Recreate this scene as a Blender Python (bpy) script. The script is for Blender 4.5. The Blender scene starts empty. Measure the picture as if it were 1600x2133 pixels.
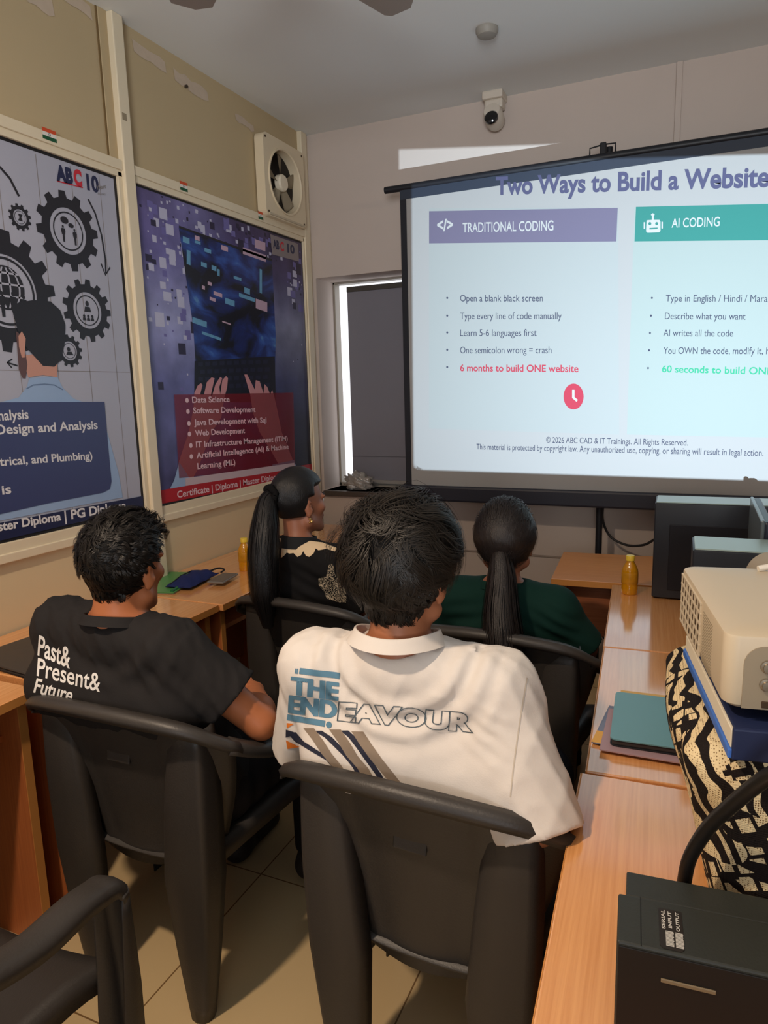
import bpy, bmesh, math, random
import numpy as np
from mathutils import Vector, Matrix
from mathutils.bvhtree import BVHTree

SC = bpy.context.scene
COL = SC.collection
PI = math.pi
random.seed(7)
RNG = np.random.default_rng(11)

# ------------------------------------------------------------------ camera
CAM_YAW, CAM_PITCH, CAM_ROLL, CAM_F, CAM_H = math.radians(24.1945), math.radians(-9.9183), math.radians(-1.5312), 1452.89, 1.5


def cam_axes():
    cy, sy = math.cos(CAM_YAW), math.sin(CAM_YAW)
    cp, sp = math.cos(CAM_PITCH), math.sin(CAM_PITCH)
    fwd = Vector((-sy * cp, cy * cp, sp))
    right = Vector((cy, sy, 0))
    up = right.cross(fwd)
    cr, sr = math.cos(CAM_ROLL), math.sin(CAM_ROLL)
    return cr * right + sr * up, -sr * right + cr * up, fwd


AX_R, AX_U, AX_F = cam_axes()
EYE = Vector((0, 0, CAM_H))
cam_data = bpy.data.cameras.new('camera')
cam = bpy.data.objects.new('camera', cam_data)
COL.objects.link(cam)
cam_data.sensor_fit = 'HORIZONTAL'
cam_data.sensor_width = 36.0
cam_data.lens = 36.0 * CAM_F / 1600.0
cam_data.clip_start = 0.02
m = Matrix.Identity(4)
for i in range(3):
    m[i][0], m[i][1], m[i][2], m[i][3] = AX_R[i], AX_U[i], -AX_F[i], EYE[i]
cam.matrix_world = m
SC.camera = cam


def sight(px, py):
    """Direction in which a point of the 1600 x 2133 photograph lies: used to survey the flat walls, desk tops and floor."""
    return AX_R * ((px - 800) / CAM_F) - AX_U * ((py - 1066.5) / CAM_F) + AX_F


def onx(px, py, X):
    d = sight(px, py); return EYE + d * (X / d.x)


def ony(px, py, Y):
    d = sight(px, py); return EYE + d * (Y / d.y)


def onz(px, py, Z):
    d = sight(px, py); return EYE + d * ((Z - CAM_H) / d.z)


# ------------------------------------------------------------------ render look, world and lamps
SC.view_settings.view_transform = 'Standard'
SC.view_settings.look = 'None'
SC.view_settings.gamma = 1.0
SC.view_settings.use_curve_mapping = False
SC.view_settings.exposure = 0.0
SC.cycles.use_denoising = True
SC.cycles.max_bounces = 7
SC.cycles.diffuse_bounces = 4
SC.cycles.caustics_reflective = False
SC.cycles.caustics_refractive = False
SC.cycles.sample_clamp_indirect = 3.0

WORLD = bpy.data.worlds.new('world')
SC.world = WORLD
WORLD.use_nodes = True
WORLD.node_tree.nodes['Background'].inputs[0].default_value = (0.80, 0.82, 0.88, 1)
WORLD.node_tree.nodes['Background'].inputs[1].default_value = 0.5


def lamp(name, kind, loc, energy, color, target=None, **kw):
    d = bpy.data.lights.new(name, kind)
    d.energy = energy
    d.color = color
    for k, v in kw.items():
        setattr(d, k, v)
    o = bpy.data.objects.new(name, d)
    COL.objects.link(o)
    o.location = loc
    if target is not None:
        o.rotation_euler = (Vector(target) - Vector(loc)).to_track_quat('-Z', 'Y').to_euler()
    return o


# warm recessed ceiling lamp above and behind the photographer
lamp('ceiling_lamp', 'AREA', (-1.08, 0.08, 2.72), 40.0, (1.0, 0.78, 0.58), target=(-1.08, 0.08, 0.0), shape='DISK', size=0.10)
# added fill light behind the camera, lifting the ceiling and upper walls
lamp('rear_fill', 'AREA', (0.5, -2.1, 1.7), 26.0, (0.94, 0.97, 1.0), target=(-0.4, 0.7, 2.9), shape='RECTANGLE', size=1.0, size_y=1.0, spread=math.radians(80))
# projector lamp: sits inside the projector, its light leaves through the lens mask
PROJ_LAMP = Vector((0.1250, 1.1780, 1.197))
lamp('projector_lamp', 'SPOT', PROJ_LAMP, 500.0, (0.67, 0.85, 1.0), target=(-0.45, 3.35, 1.78), spot_size=math.radians(75), spot_blend=0.0, shadow_soft_size=0.0001)

# ------------------------------------------------------------------ material helpers
MATS = {}


def srgb(r, g, b):
    f = lambda c: (c / 12.92) if c <= 0.04045 else ((c + 0.055) / 1.055) ** 2.4
    return tuple(f(c / 255.0) for c in (r, g, b)) + (1.0,)


def mat(name, color, rough=0.6, spec=0.4, metal=0.0, noise=0.0, nscale=8.0, bump=0.0, bscale=60.0, stretch=(1, 1, 1), coat=0.0, sheen=0.0, trans=0.0, emit=None, estr=0.0, alpha=1.0):
    if name in MATS:
        return MATS[name]
    M = bpy.data.materials.new(name)
    M.use_nodes = True
    nt = M.node_tree
    b = nt.nodes['Principled BSDF']
    b.inputs['Base Color'].default_value = color
    b.inputs['Roughness'].default_value = rough
    b.inputs['Specular IOR Level'].default_value = spec
    b.inputs['Metallic'].default_value = metal
    b.inputs['Coat Weight'].default_value = coat
    b.inputs['Sheen Weight'].default_value = sheen
    b.inputs['Transmission Weight'].default_value = trans
    b.inputs['Alpha'].default_value = alpha
    if emit:
        b.inputs['Emission Color'].default_value = emit
        b.inputs['Emission Strength'].default_value = estr
    tc = nt.nodes.new('ShaderNodeTexCoord')
    mp = nt.nodes.new('ShaderNodeMapping')
    mp.inputs['Scale'].default_value = stretch
    nt.links.new(tc.outputs['Object'], mp.inputs['Vector'])
    nz = nt.nodes.new('ShaderNodeTexNoise')
    nz.inputs['Scale'].default_value = nscale
    nz.inputs['Detail'].default_value = 5
    nt.links.new(mp.outputs[0], nz.inputs['Vector'])
    if noise > 0:
        mx = nt.nodes.new('ShaderNodeMix')
        mx.data_type = 'RGBA'
        c = color
        mx.inputs[6].default_value = tuple(max(0, x * (1 - noise)) for x in c[:3]) + (1,)
        mx.inputs[7].default_value = tuple(min(1, x * (1 + noise)) for x in c[:3]) + (1,)
        nt.links.new(nz.outputs['Fac'], mx.inputs[0])
        nt.links.new(mx.outputs[2], b.inputs['Base Color'])
    if bump > 0:
        n2 = nt.nodes.new('ShaderNodeTexNoise')
        n2.inputs['Scale'].default_value = bscale
        n2.inputs['Detail'].default_value = 3
        nt.links.new(mp.outputs[0], n2.inputs['Vector'])
        bp = nt.nodes.new('ShaderNodeBump')
        bp.inputs['Strength'].default_value = bump
        bp.inputs['Distance'].default_value = 0.004
        nt.links.new(n2.outputs['Fac'], bp.inputs['Height'])
        nt.links.new(bp.outputs[0], b.inputs['Normal'])
    MATS[name] = M
    return M


def wood(name, c1, c2, rough=0.3, along='y'):
    """Laminate with fine grain running along one axis."""
    M = mat(name, c1, rough, 0.45)
    nt = M.node_tree
    b = nt.nodes['Principled BSDF']
    tc = nt.nodes.new('ShaderNodeTexCoord')
    mp = nt.nodes.new('ShaderNodeMapping')
    s = {'x': (1.2, 60, 60), 'y': (60, 1.2, 60), 'z': (60, 60, 1.2)}[along]
    mp.inputs['Scale'].default_value = s
    nt.links.new(tc.outputs['Object'], mp.inputs['Vector'])
    n1 = nt.nodes.new('ShaderNodeTexNoise'); n1.inputs['Scale'].default_value = 2.2; n1.inputs['Detail'].default_value = 8; n1.inputs['Roughness'].default_value = 0.65
    nt.links.new(mp.outputs[0], n1.inputs['Vector'])
    cr = nt.nodes.new('ShaderNodeValToRGB')
    cr.color_ramp.elements[0].position = 0.33; cr.color_ramp.elements[0].color = c2
    cr.color_ramp.elements[1].position = 0.62; cr.color_ramp.elements[1].color = c1
    nt.links.new(n1.outputs['Fac'], cr.inputs[0])
    nt.links.new(cr.outputs[0], b.inputs['Base Color'])
    return M


# ------------------------------------------------------------------ object helpers
def setp(o, label=None, cat=None, group=None, kind=None):
    if label: o['label'] = label
    if cat: o['category'] = cat
    if group: o['group'] = group
    if kind: o['kind'] = kind
    return o


def thing(name, label, cat, loc=(0, 0, 0), rz=0.0, group=None):
    o = bpy.data.objects.new(name, None)
    COL.objects.link(o)
    o.empty_display_size = 0.05
    o.location = loc
    o.rotation_euler = (0, 0, rz)
    return setp(o, label, cat, group)


def link_mesh(name, me, M, parent=None, smooth=False, world=False):
    o = bpy.data.objects.new(name, me)
    COL.objects.link(o)
    if M is not None:
        me.materials.append(M)
    if smooth:
        me.polygons.foreach_set('use_smooth', [True] * len(me.polygons))
    if parent is not None:
        o.parent = parent
        if world:   # the mesh was written in world coordinates
            bpy.context.view_layer.update()
            root = parent
            mw = Matrix.LocRotScale(root.location, root.rotation_euler, None)
            r = root.parent
            while r is not None:
                mw = Matrix.LocRotScale(r.location, r.rotation_euler, None) @ mw
                r = r.parent
            me.transform(mw.inverted())
    return o


def raw(name, verts, faces, M, parent=None, smooth=False, world=False):
    me = bpy.data.meshes.new(name)
    me.from_pydata([tuple(v) for v in verts], [], [tuple(f) for f in faces])
    me.update()
    return link_mesh(name, me, M, parent, smooth, world)


def from_bm(name, bm, M, parent=None, smooth=False, world=False, auto=None):
    me = bpy.data.meshes.new(name)
    bmesh.ops.recalc_face_normals(bm, faces=bm.faces)
    bm.to_mesh(me)
    bm.free()
    o = link_mesh(name, me, M, parent, smooth, world)
    if auto is not None:
        me.polygons.foreach_set('use_smooth', [True] * len(me.polygons))
        me.set_sharp_from_angle(angle=math.radians(auto))
    return o


def bm_box(bm, lo, hi, bevel=0.0, seg=2, mtx=None):
    c = [(a + b) / 2 for a, b in zip(lo, hi)]
    s = [abs(b - a) for a, b in zip(lo, hi)]
    r = bmesh.ops.create_cube(bm, size=1.0)
    vs = r['verts']
    for v in vs:
        v.co = Vector((v.co.x * s[0] + c[0], v.co.y * s[1] + c[1], v.co.z * s[2] + c[2]))
    if bevel > 0:
        es = list({e for v in vs for e in v.link_edges})
        res = bmesh.ops.bevel(bm, geom=es, offset=bevel, segments=seg, profile=0.5, affect='EDGES')
        vs = list({v for f in res['faces'] for v in f.verts} | {v for v in vs if v.is_valid})
    if mtx is not None:
        bmesh.ops.transform(bm, matrix=mtx, verts=vs)
    return vs


def box(name, lo, hi, M, parent=None, bevel=0.0, seg=2, mtx=None, world=False):
    bm = bmesh.new()
    bm_box(bm, lo, hi, bevel, seg, mtx)
    return from_bm(name, bm, M, parent, world=world, auto=15 if bevel > 0 else None)


def bm_tube(bm, pts, r, n=10, cap=True, radii=None):
    pts = [Vector(p) for p in pts]
    rings = []
    prev = None
    for i, p in enumerate(pts):
        a = pts[max(i - 1, 0)]; b = pts[min(i + 1, len(pts) - 1)]
        t = (b - a).normalized()
        if prev is None:
            ref = Vector((0, 0, 1)) if abs(t.z) < 0.9 else Vector((1, 0, 0))
            u = t.cross(ref).normalized()
        else:
            u = (prev - t * prev.dot(t)).normalized()
        prev = u
        w = t.cross(u)
        rr = radii[i] if radii else r
        rings.append([bm.verts.new(p + (u * math.cos(2 * PI * k / n) + w * math.sin(2 * PI * k / n)) * rr) for k in range(n)])
    for a, b in zip(rings, rings[1:]):
        for k in range(n):
            bm.faces.new((a[k], a[(k + 1) % n], b[(k + 1) % n], b[k]))
    if cap:
        bm.faces.new(rings[0][::-1]); bm.faces.new(rings[-1])


def tube(name, pts, r, M, parent=None, n=10, radii=None, world=False):
    bm = bmesh.new(); bm_tube(bm, pts, r, n, True, radii)
    return from_bm(name, bm, M, parent, smooth=True, world=world, auto=50)


def spline(pts, per=10):
    """Catmull-Rom through the points."""
    P = [Vector(p) for p in pts]
    P = [P[0] * 2 - P[1]] + P + [P[-1] * 2 - P[-2]]
    out = []
    for i in range(1, len(P) - 2):
        p0, p1, p2, p3 = P[i - 1], P[i], P[i + 1], P[i + 2]
        for k in range(per):
            t = k / per
            out.append(0.5 * ((2 * p1) + (p2 - p0) * t + (2 * p0 - 5 * p1 + 4 * p2 - p3) * t * t + (3 * p1 - p0 - 3 * p2 + p3) * t ** 3))
    out.append(P[-2])
    return out


def bm_lathe(bm, prof, n=24, mtx=None, cap=True):
    rings = []
    for r, z in prof:
        rings.append([bm.verts.new((r * math.cos(2 * PI * k / n), r * math.sin(2 * PI * k / n), z)) for k in range(n)])
    for a, b in zip(rings, rings[1:]):
        for k in range(n):
            bm.faces.new((a[k], a[(k + 1) % n], b[(k + 1) % n], b[k]))
    if cap:
        bm.faces.new(rings[0][::-1]); bm.faces.new(rings[-1])
    if mtx is not None:
        bmesh.ops.transform(bm, matrix=mtx, verts=[v for r in rings for v in r])


def lathe(name, prof, M, parent=None, n=24, mtx=None, auto=35):
    bm = bmesh.new(); bm_lathe(bm, prof, n, mtx)
    return from_bm(name, bm, M, parent, auto=auto)


def poly_on(bm, pts, holes=None):
    """Filled flat polygon from 3D points (ear clipped), with optional holes."""
    edges = []
    for loop in [pts] + (holes or []):
        vs = [bm.verts.new(p) for p in loop]
        for a, b in zip(vs, vs[1:] + vs[:1]):
            edges.append(bm.edges.new((a, b)))
    bmesh.ops.triangle_fill(bm, use_beauty=True, use_dissolve=False, edges=edges)


def extrude_poly(name, pts2, thick, M, parent=None, plane=None, holes=None, world=False):
    """pts2 in a plane given by (origin, u, v): prism of the given thickness along u x v."""
    O, U, V = [Vector(a) for a in (plane or ((0, 0, 0), (1, 0, 0), (0, 1, 0)))]
    N = U.cross(V).normalized()
    bm = bmesh.new()
    poly_on(bm, [O + U * a + V * b for a, b in pts2], [[O + U * a + V * b for a, b in h] for h in (holes or [])])
    if thick:
        r = bmesh.ops.extrude_face_region(bm, geom=bm.faces[:])
        bmesh.ops.translate(bm, vec=N * thick, verts=[g for g in r['geom'] if isinstance(g, bmesh.types.BMVert)])
    return from_bm(name, bm, M, parent, world=world)


def text2d(body, bold=0.0, align='LEFT', shear=0.0, spacing=1.0, outline=0.0):
    """Letters as (verts2d, faces), plus (xmin, xmax)."""
    cu = bpy.data.curves.new('lettering', 'FONT')
    cu.body = body
    cu.size = 1.0
    cu.offset = bold
    cu.align_x = align
    cu.shear = shear
    cu.space_character = spacing
    cu.resolution_u = 5
    if outline:
        cu.fill_mode = 'NONE'
        cu.bevel_depth = outline
        cu.bevel_resolution = 1
    o = bpy.data.objects.new('lettering', cu)
    COL.objects.link(o)
    bpy.context.view_layer.update()
    dg = bpy.context.evaluated_depsgraph_get()
    me = bpy.data.meshes.new_from_object(o.evaluated_get(dg))
    V = np.array([v.co[:] for v in me.vertices]) if len(me.vertices) else np.zeros((0, 3))
    F = [tuple(p.vertices) for p in me.polygons]
    bpy.data.objects.remove(o); bpy.data.curves.remove(cu); bpy.data.meshes.remove(me)
    return V, F


def flat_text(name, lines, M, parent, plane, world=True):
    """lines: (string, (u0, v0) baseline start, width or None, cap height, bold [, rotation]) laid in a plane (origin, u, v); ONE mesh."""
    O, U, W = [Vector(a) for a in plane]
    VV, FF = [], []
    for ln in lines:
        s, (u0, v0), width, height, bold = ln[:5]
        rot = ln[5] if len(ln) > 5 else 0.0
        V, F = text2d(s, bold)
        if not len(V): continue
        x0, x1 = V[:, 0].min(), V[:, 0].max()
        capn = 0.70
        sy = height / capn
        sx = (width / (x1 - x0)) if width else sy
        base = len(VV)
        ca, sa = math.cos(rot), math.sin(rot)
        for v in V:
            a, b = (v[0] - x0) * sx, v[1] * sy
            if abs(rot) > 1: VV.append(O + U * (u0 + a * ca - b * sa) + W * (v0 + a * sa + b * ca))
            else: VV.append(O + U * (u0 + a * ca) + W * (v0 + a * sa + b))
        FF += [tuple(i + base for i in f) for f in F]
    return raw(name, VV, FF, M, parent, world=world)


def dup(root, loc, rz=None, label=None):
    r = root.copy(); COL.objects.link(r)
    r.location = loc
    if rz is not None: r.rotation_euler = (0, 0, rz)
    if label: r['label'] = label
    for ch in list(root.children):
        c = ch.copy(); COL.objects.link(c); c.parent = r
        for g in list(ch.children):
            d = g.copy(); COL.objects.link(d); d.parent = c
    return r

# ================================================================== THE ROOM
WX, WY, CZ = -2.03, 3.6, 2.88
M_WALL = mat('wall_paint_front', srgb(196, 182, 172), 0.75, 0.25, noise=0.05, nscale=2.5, bump=0.08, bscale=90)
M_PANEL = mat('partition_board', srgb(190, 170, 134), 0.6, 0.3, noise=0.06, nscale=1.8, bump=0.06, bscale=40)
M_LOWER = mat('wall_paint_cream', srgb(214, 196, 160), 0.65, 0.3, noise=0.05, nscale=2.0, bump=0.06, bscale=70)
M_FRAME = mat('cream_frame_paint', srgb(226, 212, 184), 0.42, 0.4, noise=0.04, nscale=14)
M_FRAMEDK = mat('frame_groove', srgb(120, 98, 66), 0.7, 0.2)
M_CEIL = mat('ceiling_paint', srgb(230, 234, 234), 0.85, 0.15, noise=0.05, nscale=1.2)
M_BLACK = mat('matte_black', srgb(24, 25, 30), 0.5, 0.3)


def floor_material():
    M = mat('floor_tile', srgb(206, 182, 140), 0.24, 0.5)
    nt = M.node_tree; b = nt.nodes['Principled BSDF']
    tc = nt.nodes.new('ShaderNodeTexCoord'); mp = nt.nodes.new('ShaderNodeMapping')
    mp.inputs['Location'].default_value = (1.195 + 0.6 * 10, -1.035 + 0.6 * 10, 0)
    nt.links.new(tc.outputs['Object'], mp.inputs[0])
    br = nt.nodes.new('ShaderNodeTexBrick')
    br.offset = 0.0; br.squash = 1.0
    br.inputs['Scale'].default_value = 1.0
    br.inputs['Brick Width'].default_value = 0.6
    br.inputs['Row Height'].default_value = 0.6
    br.inputs['Mortar Size'].default_value = 0.0022
    br.inputs['Mortar Smooth'].default_value = 0.1
    br.inputs['Color1'].default_value = srgb(206, 180, 136)
    br.inputs['Color2'].default_value = srgb(200, 175, 133)
    br.inputs['Mortar'].default_value = srgb(120, 92, 58)
    nt.links.new(mp.outputs[0], br.inputs['Vector'])
    nt.links.new(br.outputs['Color'], b.inputs['Base Color'])
    return M


raw('floor', [(WX - 0.3, -2.4, 0), (2.4, -2.4, 0), (2.4, WY + 0.3, 0), (WX - 0.3, WY + 0.3, 0)], [(0, 1, 2, 3)], floor_material())['kind'] = 'structure'
box('ceiling', (WX - 0.3, -2.4, CZ), (2.4, WY + 0.3, CZ + 0.1), M_CEIL)['kind'] = 'structure'
box('wall_right', (2.4, -2.4, 0), (2.5, WY + 0.3, CZ), M_WALL)['kind'] = 'structure'

# left wall: partition of boards in a cream frame
bm = bmesh.new()
bm_box(bm, (WX - 0.1, -2.4, 0.985), (WX - 0.004, WY, CZ))
setp(from_bm('wall_left', bm, M_PANEL), kind='structure')
bm = bmesh.new()
bm_box(bm, (WX - 0.1, -2.4, 0), (WX - 0.001, WY, 0.985))
setp(from_bm('wall_left', bm, M_LOWER), kind='structure')

# front wall with the window opening
WIN = (-2.0, -0.85, 0.925, 2.13)
bm = bmesh.new()
bm_box(bm, (WX - 0.1, WY, 0), (WIN[0], WY + 0.28, CZ))
bm_box(bm, (WIN[0], WY, 0), (WIN[1], WY + 0.28, WIN[2]))
bm_box(bm, (WIN[0], WY, WIN[3]), (WIN[1], WY + 0.28, CZ))
bm_box(bm, (WIN[1], WY, 0), (2.4, WY + 0.28, CZ))
setp(from_bm('wall_front', bm, M_WALL), kind='structure')

FX = WX + 0.018


def rail(name, lo, hi, bev=0.004, M=None):
    return setp(box(name, lo, hi, M or M_FRAME, bevel=bev), kind='structure')


# trim_1: upright posts; trim_2: rails above and below the posters
bm = bmesh.new()
bm_box(bm, (WX - 0.01, 2.168, 0.0), (FX + 0.012, 2.222, CZ), 0.004)
bm_box(bm, (WX - 0.01, 3.515, 0.0), (FX + 0.004, 3.572, CZ), 0.004)
bm_box(bm, (WX - 0.01, 3.578, 0.0), (FX - 0.008, 3.6, CZ), 0.003)
setp(from_bm('trim_1', bm, M_FRAME, auto=15), kind='structure')
bm = bmesh.new()
for y0, y1 in ((0.2, 2.168), (2.222, 3.515)):
    bm_box(bm, (WX - 0.01, y0, 2.336), (FX + 0.004, y1, 2.372), 0.003)
    bm_box(bm, (WX - 0.01, y0, 2.312), (FX - 0.003, y1, 2.337), 0.002)
    bm_box(bm, (WX - 0.01, y0, 1.010), (FX - 0.003, y1, 1.046), 0.002)
    bm_box(bm, (WX - 0.01, y0, 0.982), (FX + 0.004, y1, 1.012), 0.003)
bm_box(bm, (WX - 0.01, 2.146, 1.03), (FX - 0.003, 2.17, 2.33), 0.002)
bm_box(bm, (WX - 0.01, 2.220, 1.03), (FX - 0.003, 2.236, 2.33), 0.002)
bm_box(bm, (WX - 0.01, 3.503, 1.03), (FX - 0.003, 3.518, 2.33), 0.002)
setp(from_bm('trim_2', bm, M_FRAME, auto=15), kind='structure')
# flat board strip with a groove beside the upper post, and the groove above the rail
bm = bmesh.new()
bm_box(bm, (WX - 0.01, 2.128, 2.372), (WX + 0.004, 2.168, CZ), 0.001)
setp(from_bm('trim_3', bm, M_PANEL), kind='structure')
bm = bmesh.new()
bm_box(bm, (WX - 0.01, 2.122, 2.372), (WX + 0.0005, 2.128, CZ))
bm_box(bm, (WX - 0.01, 0.2, 2.372), (WX + 0.0005, 2.168, 2.3755))
setp(from_bm('trim_4', bm, M_FRAMEDK), kind='structure')
# peeling plaster flakes along the top of the left wall
rng = random.Random(5)
bm = bmesh.new()
for (y0, y1, z0, z1) in ((1.62, 1.76, 2.78, 2.84), (1.78, 1.93, 2.77, 2.82), (1.9, 2.1, 2.835, 2.875), (2.3, 2.48, 2.80, 2.845), (2.53, 2.75, 2.78, 2.825), (2.95, 3.1, 2.76, 2.79)):
    n = 6
    top = [(y0 + (y1 - y0) * i / n, z1 + rng.uniform(-.006, .006) - 0.01 * i / n) for i in range(n + 1)]
    bot = [(y0 + (y1 - y0) * i / n + .006, z0 + rng.uniform(-.006, .006) - 0.01 * i / n) for i in range(n + 1)]
    poly_on(bm, [(WX - 0.0025, a, b) for a, b in top] + [(WX - 0.0025, a, b) for a, b in reversed(bot)])
setp(from_bm('wall_left', bm, mat('bare_plaster', srgb(198, 180, 160), 0.9, 0.1, noise=0.1, nscale=30)), kind='structure')

o = lathe('nail', [(0.0005, 0.0), (0.006, 0.0), (0.006, 0.012), (0.0005, 0.013)], mat('nail_dark', srgb(60, 50, 40), 0.6), None, 10, Matrix.Rotation(PI / 2, 4, 'Y'))
o.location = (WX - 0.004, 2.60, 2.78)
setp(o, 'dark nail head high on the left wall between post and exhaust fan', 'nail')
# seams and a covered conduit on the front wall
bm = bmesh.new()
bm_box(bm, (WIN[0], WY - 0.006, 0.612), (2.4, WY + 0.01, 0.622), 0.002)
setp(from_bm('trim_5', bm, mat('seam_paint', srgb(150, 136, 126), 0.7)), kind='structure')
bm = bmesh.new()
bm_box(bm, (-0.152, WY - 0.012, 0.0), (-0.126, WY + 0.01, CZ), 0.003)
setp(from_bm('trim_6', bm, M_WALL), kind='structure')

# window: daylight shows round a dark board
M_DAY = mat('daylight_glass', srgb(235, 238, 245), 0.3, emit=(0.93, 0.95, 1.0, 1), estr=1.15)
setp(box('window_1', (WIN[0], 3.862, WIN[2]), (WIN[1], 3.870, WIN[3]), M_DAY), kind='structure')
bm = bmesh.new()
fr = 0.022
bm_box(bm, (WIN[0], 3.80, WIN[2]), (WIN[0] + 0.012, 3.862, WIN[3]), 0.002)
bm_box(bm, (WIN[0], 3.80, WIN[3] - 0.012), (WIN[1], 3.862, WIN[3]), 0.002)
bm_box(bm, (WIN[0], 3.80, WIN[2]), (WIN[1], 3.862, WIN[2] + fr), 0.002)
bm_box(bm, (WIN[1] - fr, 3.80, WIN[2]), (WIN[1], 3.862, WIN[3]), 0.002)
setp(from_bm('window_1', bm, mat('window_frame_paint', srgb(150, 142, 130), 0.5), auto=15), kind='structure')
setp(box('trim_7', (WIN[0] + 0.005, WY - 0.03, WIN[2] - 0.03), (WIN[1], 3.80, WIN[2]), mat('sill_stone', srgb(70, 62, 58), 0.35, 0.5, noise=0.2, nscale=40), bevel=0.004), kind='structure')

t = thing('blackout_board', 'dark grey blackout board filling the window beside the projection screen', 'board', (-1.355, 3.79, 0.948))
M_GREY = mat('grey_board', srgb(124, 122, 130), 0.6, 0.3, noise=0.04, nscale=3)
box('panel', (-0.545, -0.006, 0), (0.52, 0.006, 1.135), M_GREY, t, 0.002)
box('edge_strip', (-0.545, -0.012, 1.118), (0.52, -0.004, 1.148), mat('strip_dark', srgb(70, 66, 60), 0.5), t, 0.002)
box('fold', (-0.17, -0.009, 0.0), (-0.166, -0.004, 1.118), mat('board_fold', srgb(88, 86, 90), 0.6), t)
box('fold', (-0.545, -0.009, 0.16), (0.52, -0.004, 0.163), mat('board_fold', srgb(88, 86, 90), 0.6), t)
box('bottom_rail', (-0.545, -0.02, 0.0), (0.52, -0.004, 0.022), mat('rail_grey', srgb(150, 144, 138), 0.4, 0.5), t, 0.002)

# crumpled clear plastic bag on the window sill
bm = bmesh.new()
bmesh.ops.create_icosphere(bm, subdivisions=4, radius=1.0)
for v in bm.verts:
    c = v.co.copy()
    k = 1 + 0.22 * math.sin(7 * c.x + 3 * c.z) * math.sin(6 * c.y - 2 * c.x) + 0.12 * math.sin(17 * c.z + 9 * c.x)
    v.co = Vector((c.x * 0.085 * k, c.y * 0.05 * k, max(-0.045, c.z * 0.055 * k)))
o = from_bm('plastic_bag', bm, mat('clear_film', srgb(214, 208, 200), 0.15, 0.8, trans=0.55, bump=0.9, bscale=50), smooth=True)
o.location = (-1.80, 3.655, WIN[2] + 0.046)
setp(o, 'crumpled clear plastic bag lying on the window sill', 'plastic bag')

# ------------------------------------------------------------------ things on ceiling and walls
t = thing('exhaust_fan', 'square cream exhaust fan set high in the corner above the laptop poster', 'fan', (WX + 0.002, 3.285, 2.558))
M_FAN = mat('fan_plastic', srgb(222, 206, 176), 0.45, 0.4)
M_FANDK = mat('fan_blade_plastic', srgb(196, 182, 156), 0.45, 0.4)
A = 0.192
n = 40
circ = lambda r: [(r * math.cos(2 * PI * k / n), r * math.sin(2 * PI * k / n)) for k in range(n)]
sq = []
for cx, cy, a0 in ((A - .03, A - .03, 0), (-A + .03, A - .03, 90), (-A + .03, -A + .03, 180), (A - .03, -A + .03, 270)):
    for k in range(6):
        a = math.radians(a0 + 18 * k); sq.append((cx + .03 * math.cos(a), cy + .03 * math.sin(a)))
extrude_poly('housing', sq, 0.05, M_FAN, t, plane=((0, 0, 0), (0, 1, 0), (0, 0, 1)), holes=[circ(0.148)])
bm = bmesh.new()
bm_lathe(bm, [(0.148, 0.05), (0.152, 0.056), (0.158, 0.056), (0.160, 0.05), (0.150, -0.0), (0.146, -0.0), (0.148, 0.05)], 40, Matrix.Rotation(PI / 2, 4, 'Y'), cap=False)
from_bm('ring', bm, M_FAN, t, auto=40)
lathe('back_plate', [(0.149, 0.0), (0.149, 0.003), (0.0005, 0.003)], mat('fan_dark', srgb(34, 28, 24), 0.7), t, 40, Matrix.Rotation(PI / 2, 4, 'Y'))
for k in range(5):
    bm = bmesh.new()
    g = []
    for i in range(7):
        r = 0.03 + 0.108 * i / 6
        w = 0.55 if i else 0.4
        row = []
        for j in range(5):
            a = (j / 4 - .5) * w * (1.15 - 0.25 * (i / 6) ** 3)
            row.append(bm.verts.new((0.018 + 0.020 * (j / 4 - .5), r * math.cos(a + 2 * PI * k / 5 + .3), r * math.sin(a + 2 * PI * k / 5 + .3))))
        g.append(row)
    for a, b in zip(g, g[1:]):
        for j in range(4): bm.faces.new((a[j], a[j + 1], b[j + 1], b[j]))
    r_ = bmesh.ops.solidify(bm, geom=bm.faces[:], thickness=0.003)
    from_bm('blade', bm, M_FANDK, t, smooth=True)
lathe('hub', [(0.042, 0.01), (0.042, 0.034), (0.036, 0.042), (0.001, 0.044)], mat('fan_hub_plastic', srgb(232, 220, 196), 0.4), t, 28, Matrix.Rotation(PI / 2, 4, 'Y'))
box('lower_louvre', (0.05, -0.17, -0.186), (0.056, 0.17, -0.176), M_FANDK, t, 0.001)
for dy in (-0.172, 0.172):
    for dz in (-0.172, 0.172):
        lathe('screw', [(0.006, 0.05), (0.006, 0.052), (0.001, 0.053)], mat('screw_dark', srgb(90, 74, 58), 0.4, metal=0.6), t, 10, Matrix.Translation((0, dy, dz)) @ Matrix.Rotation(PI / 2, 4, 'Y'))

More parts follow.
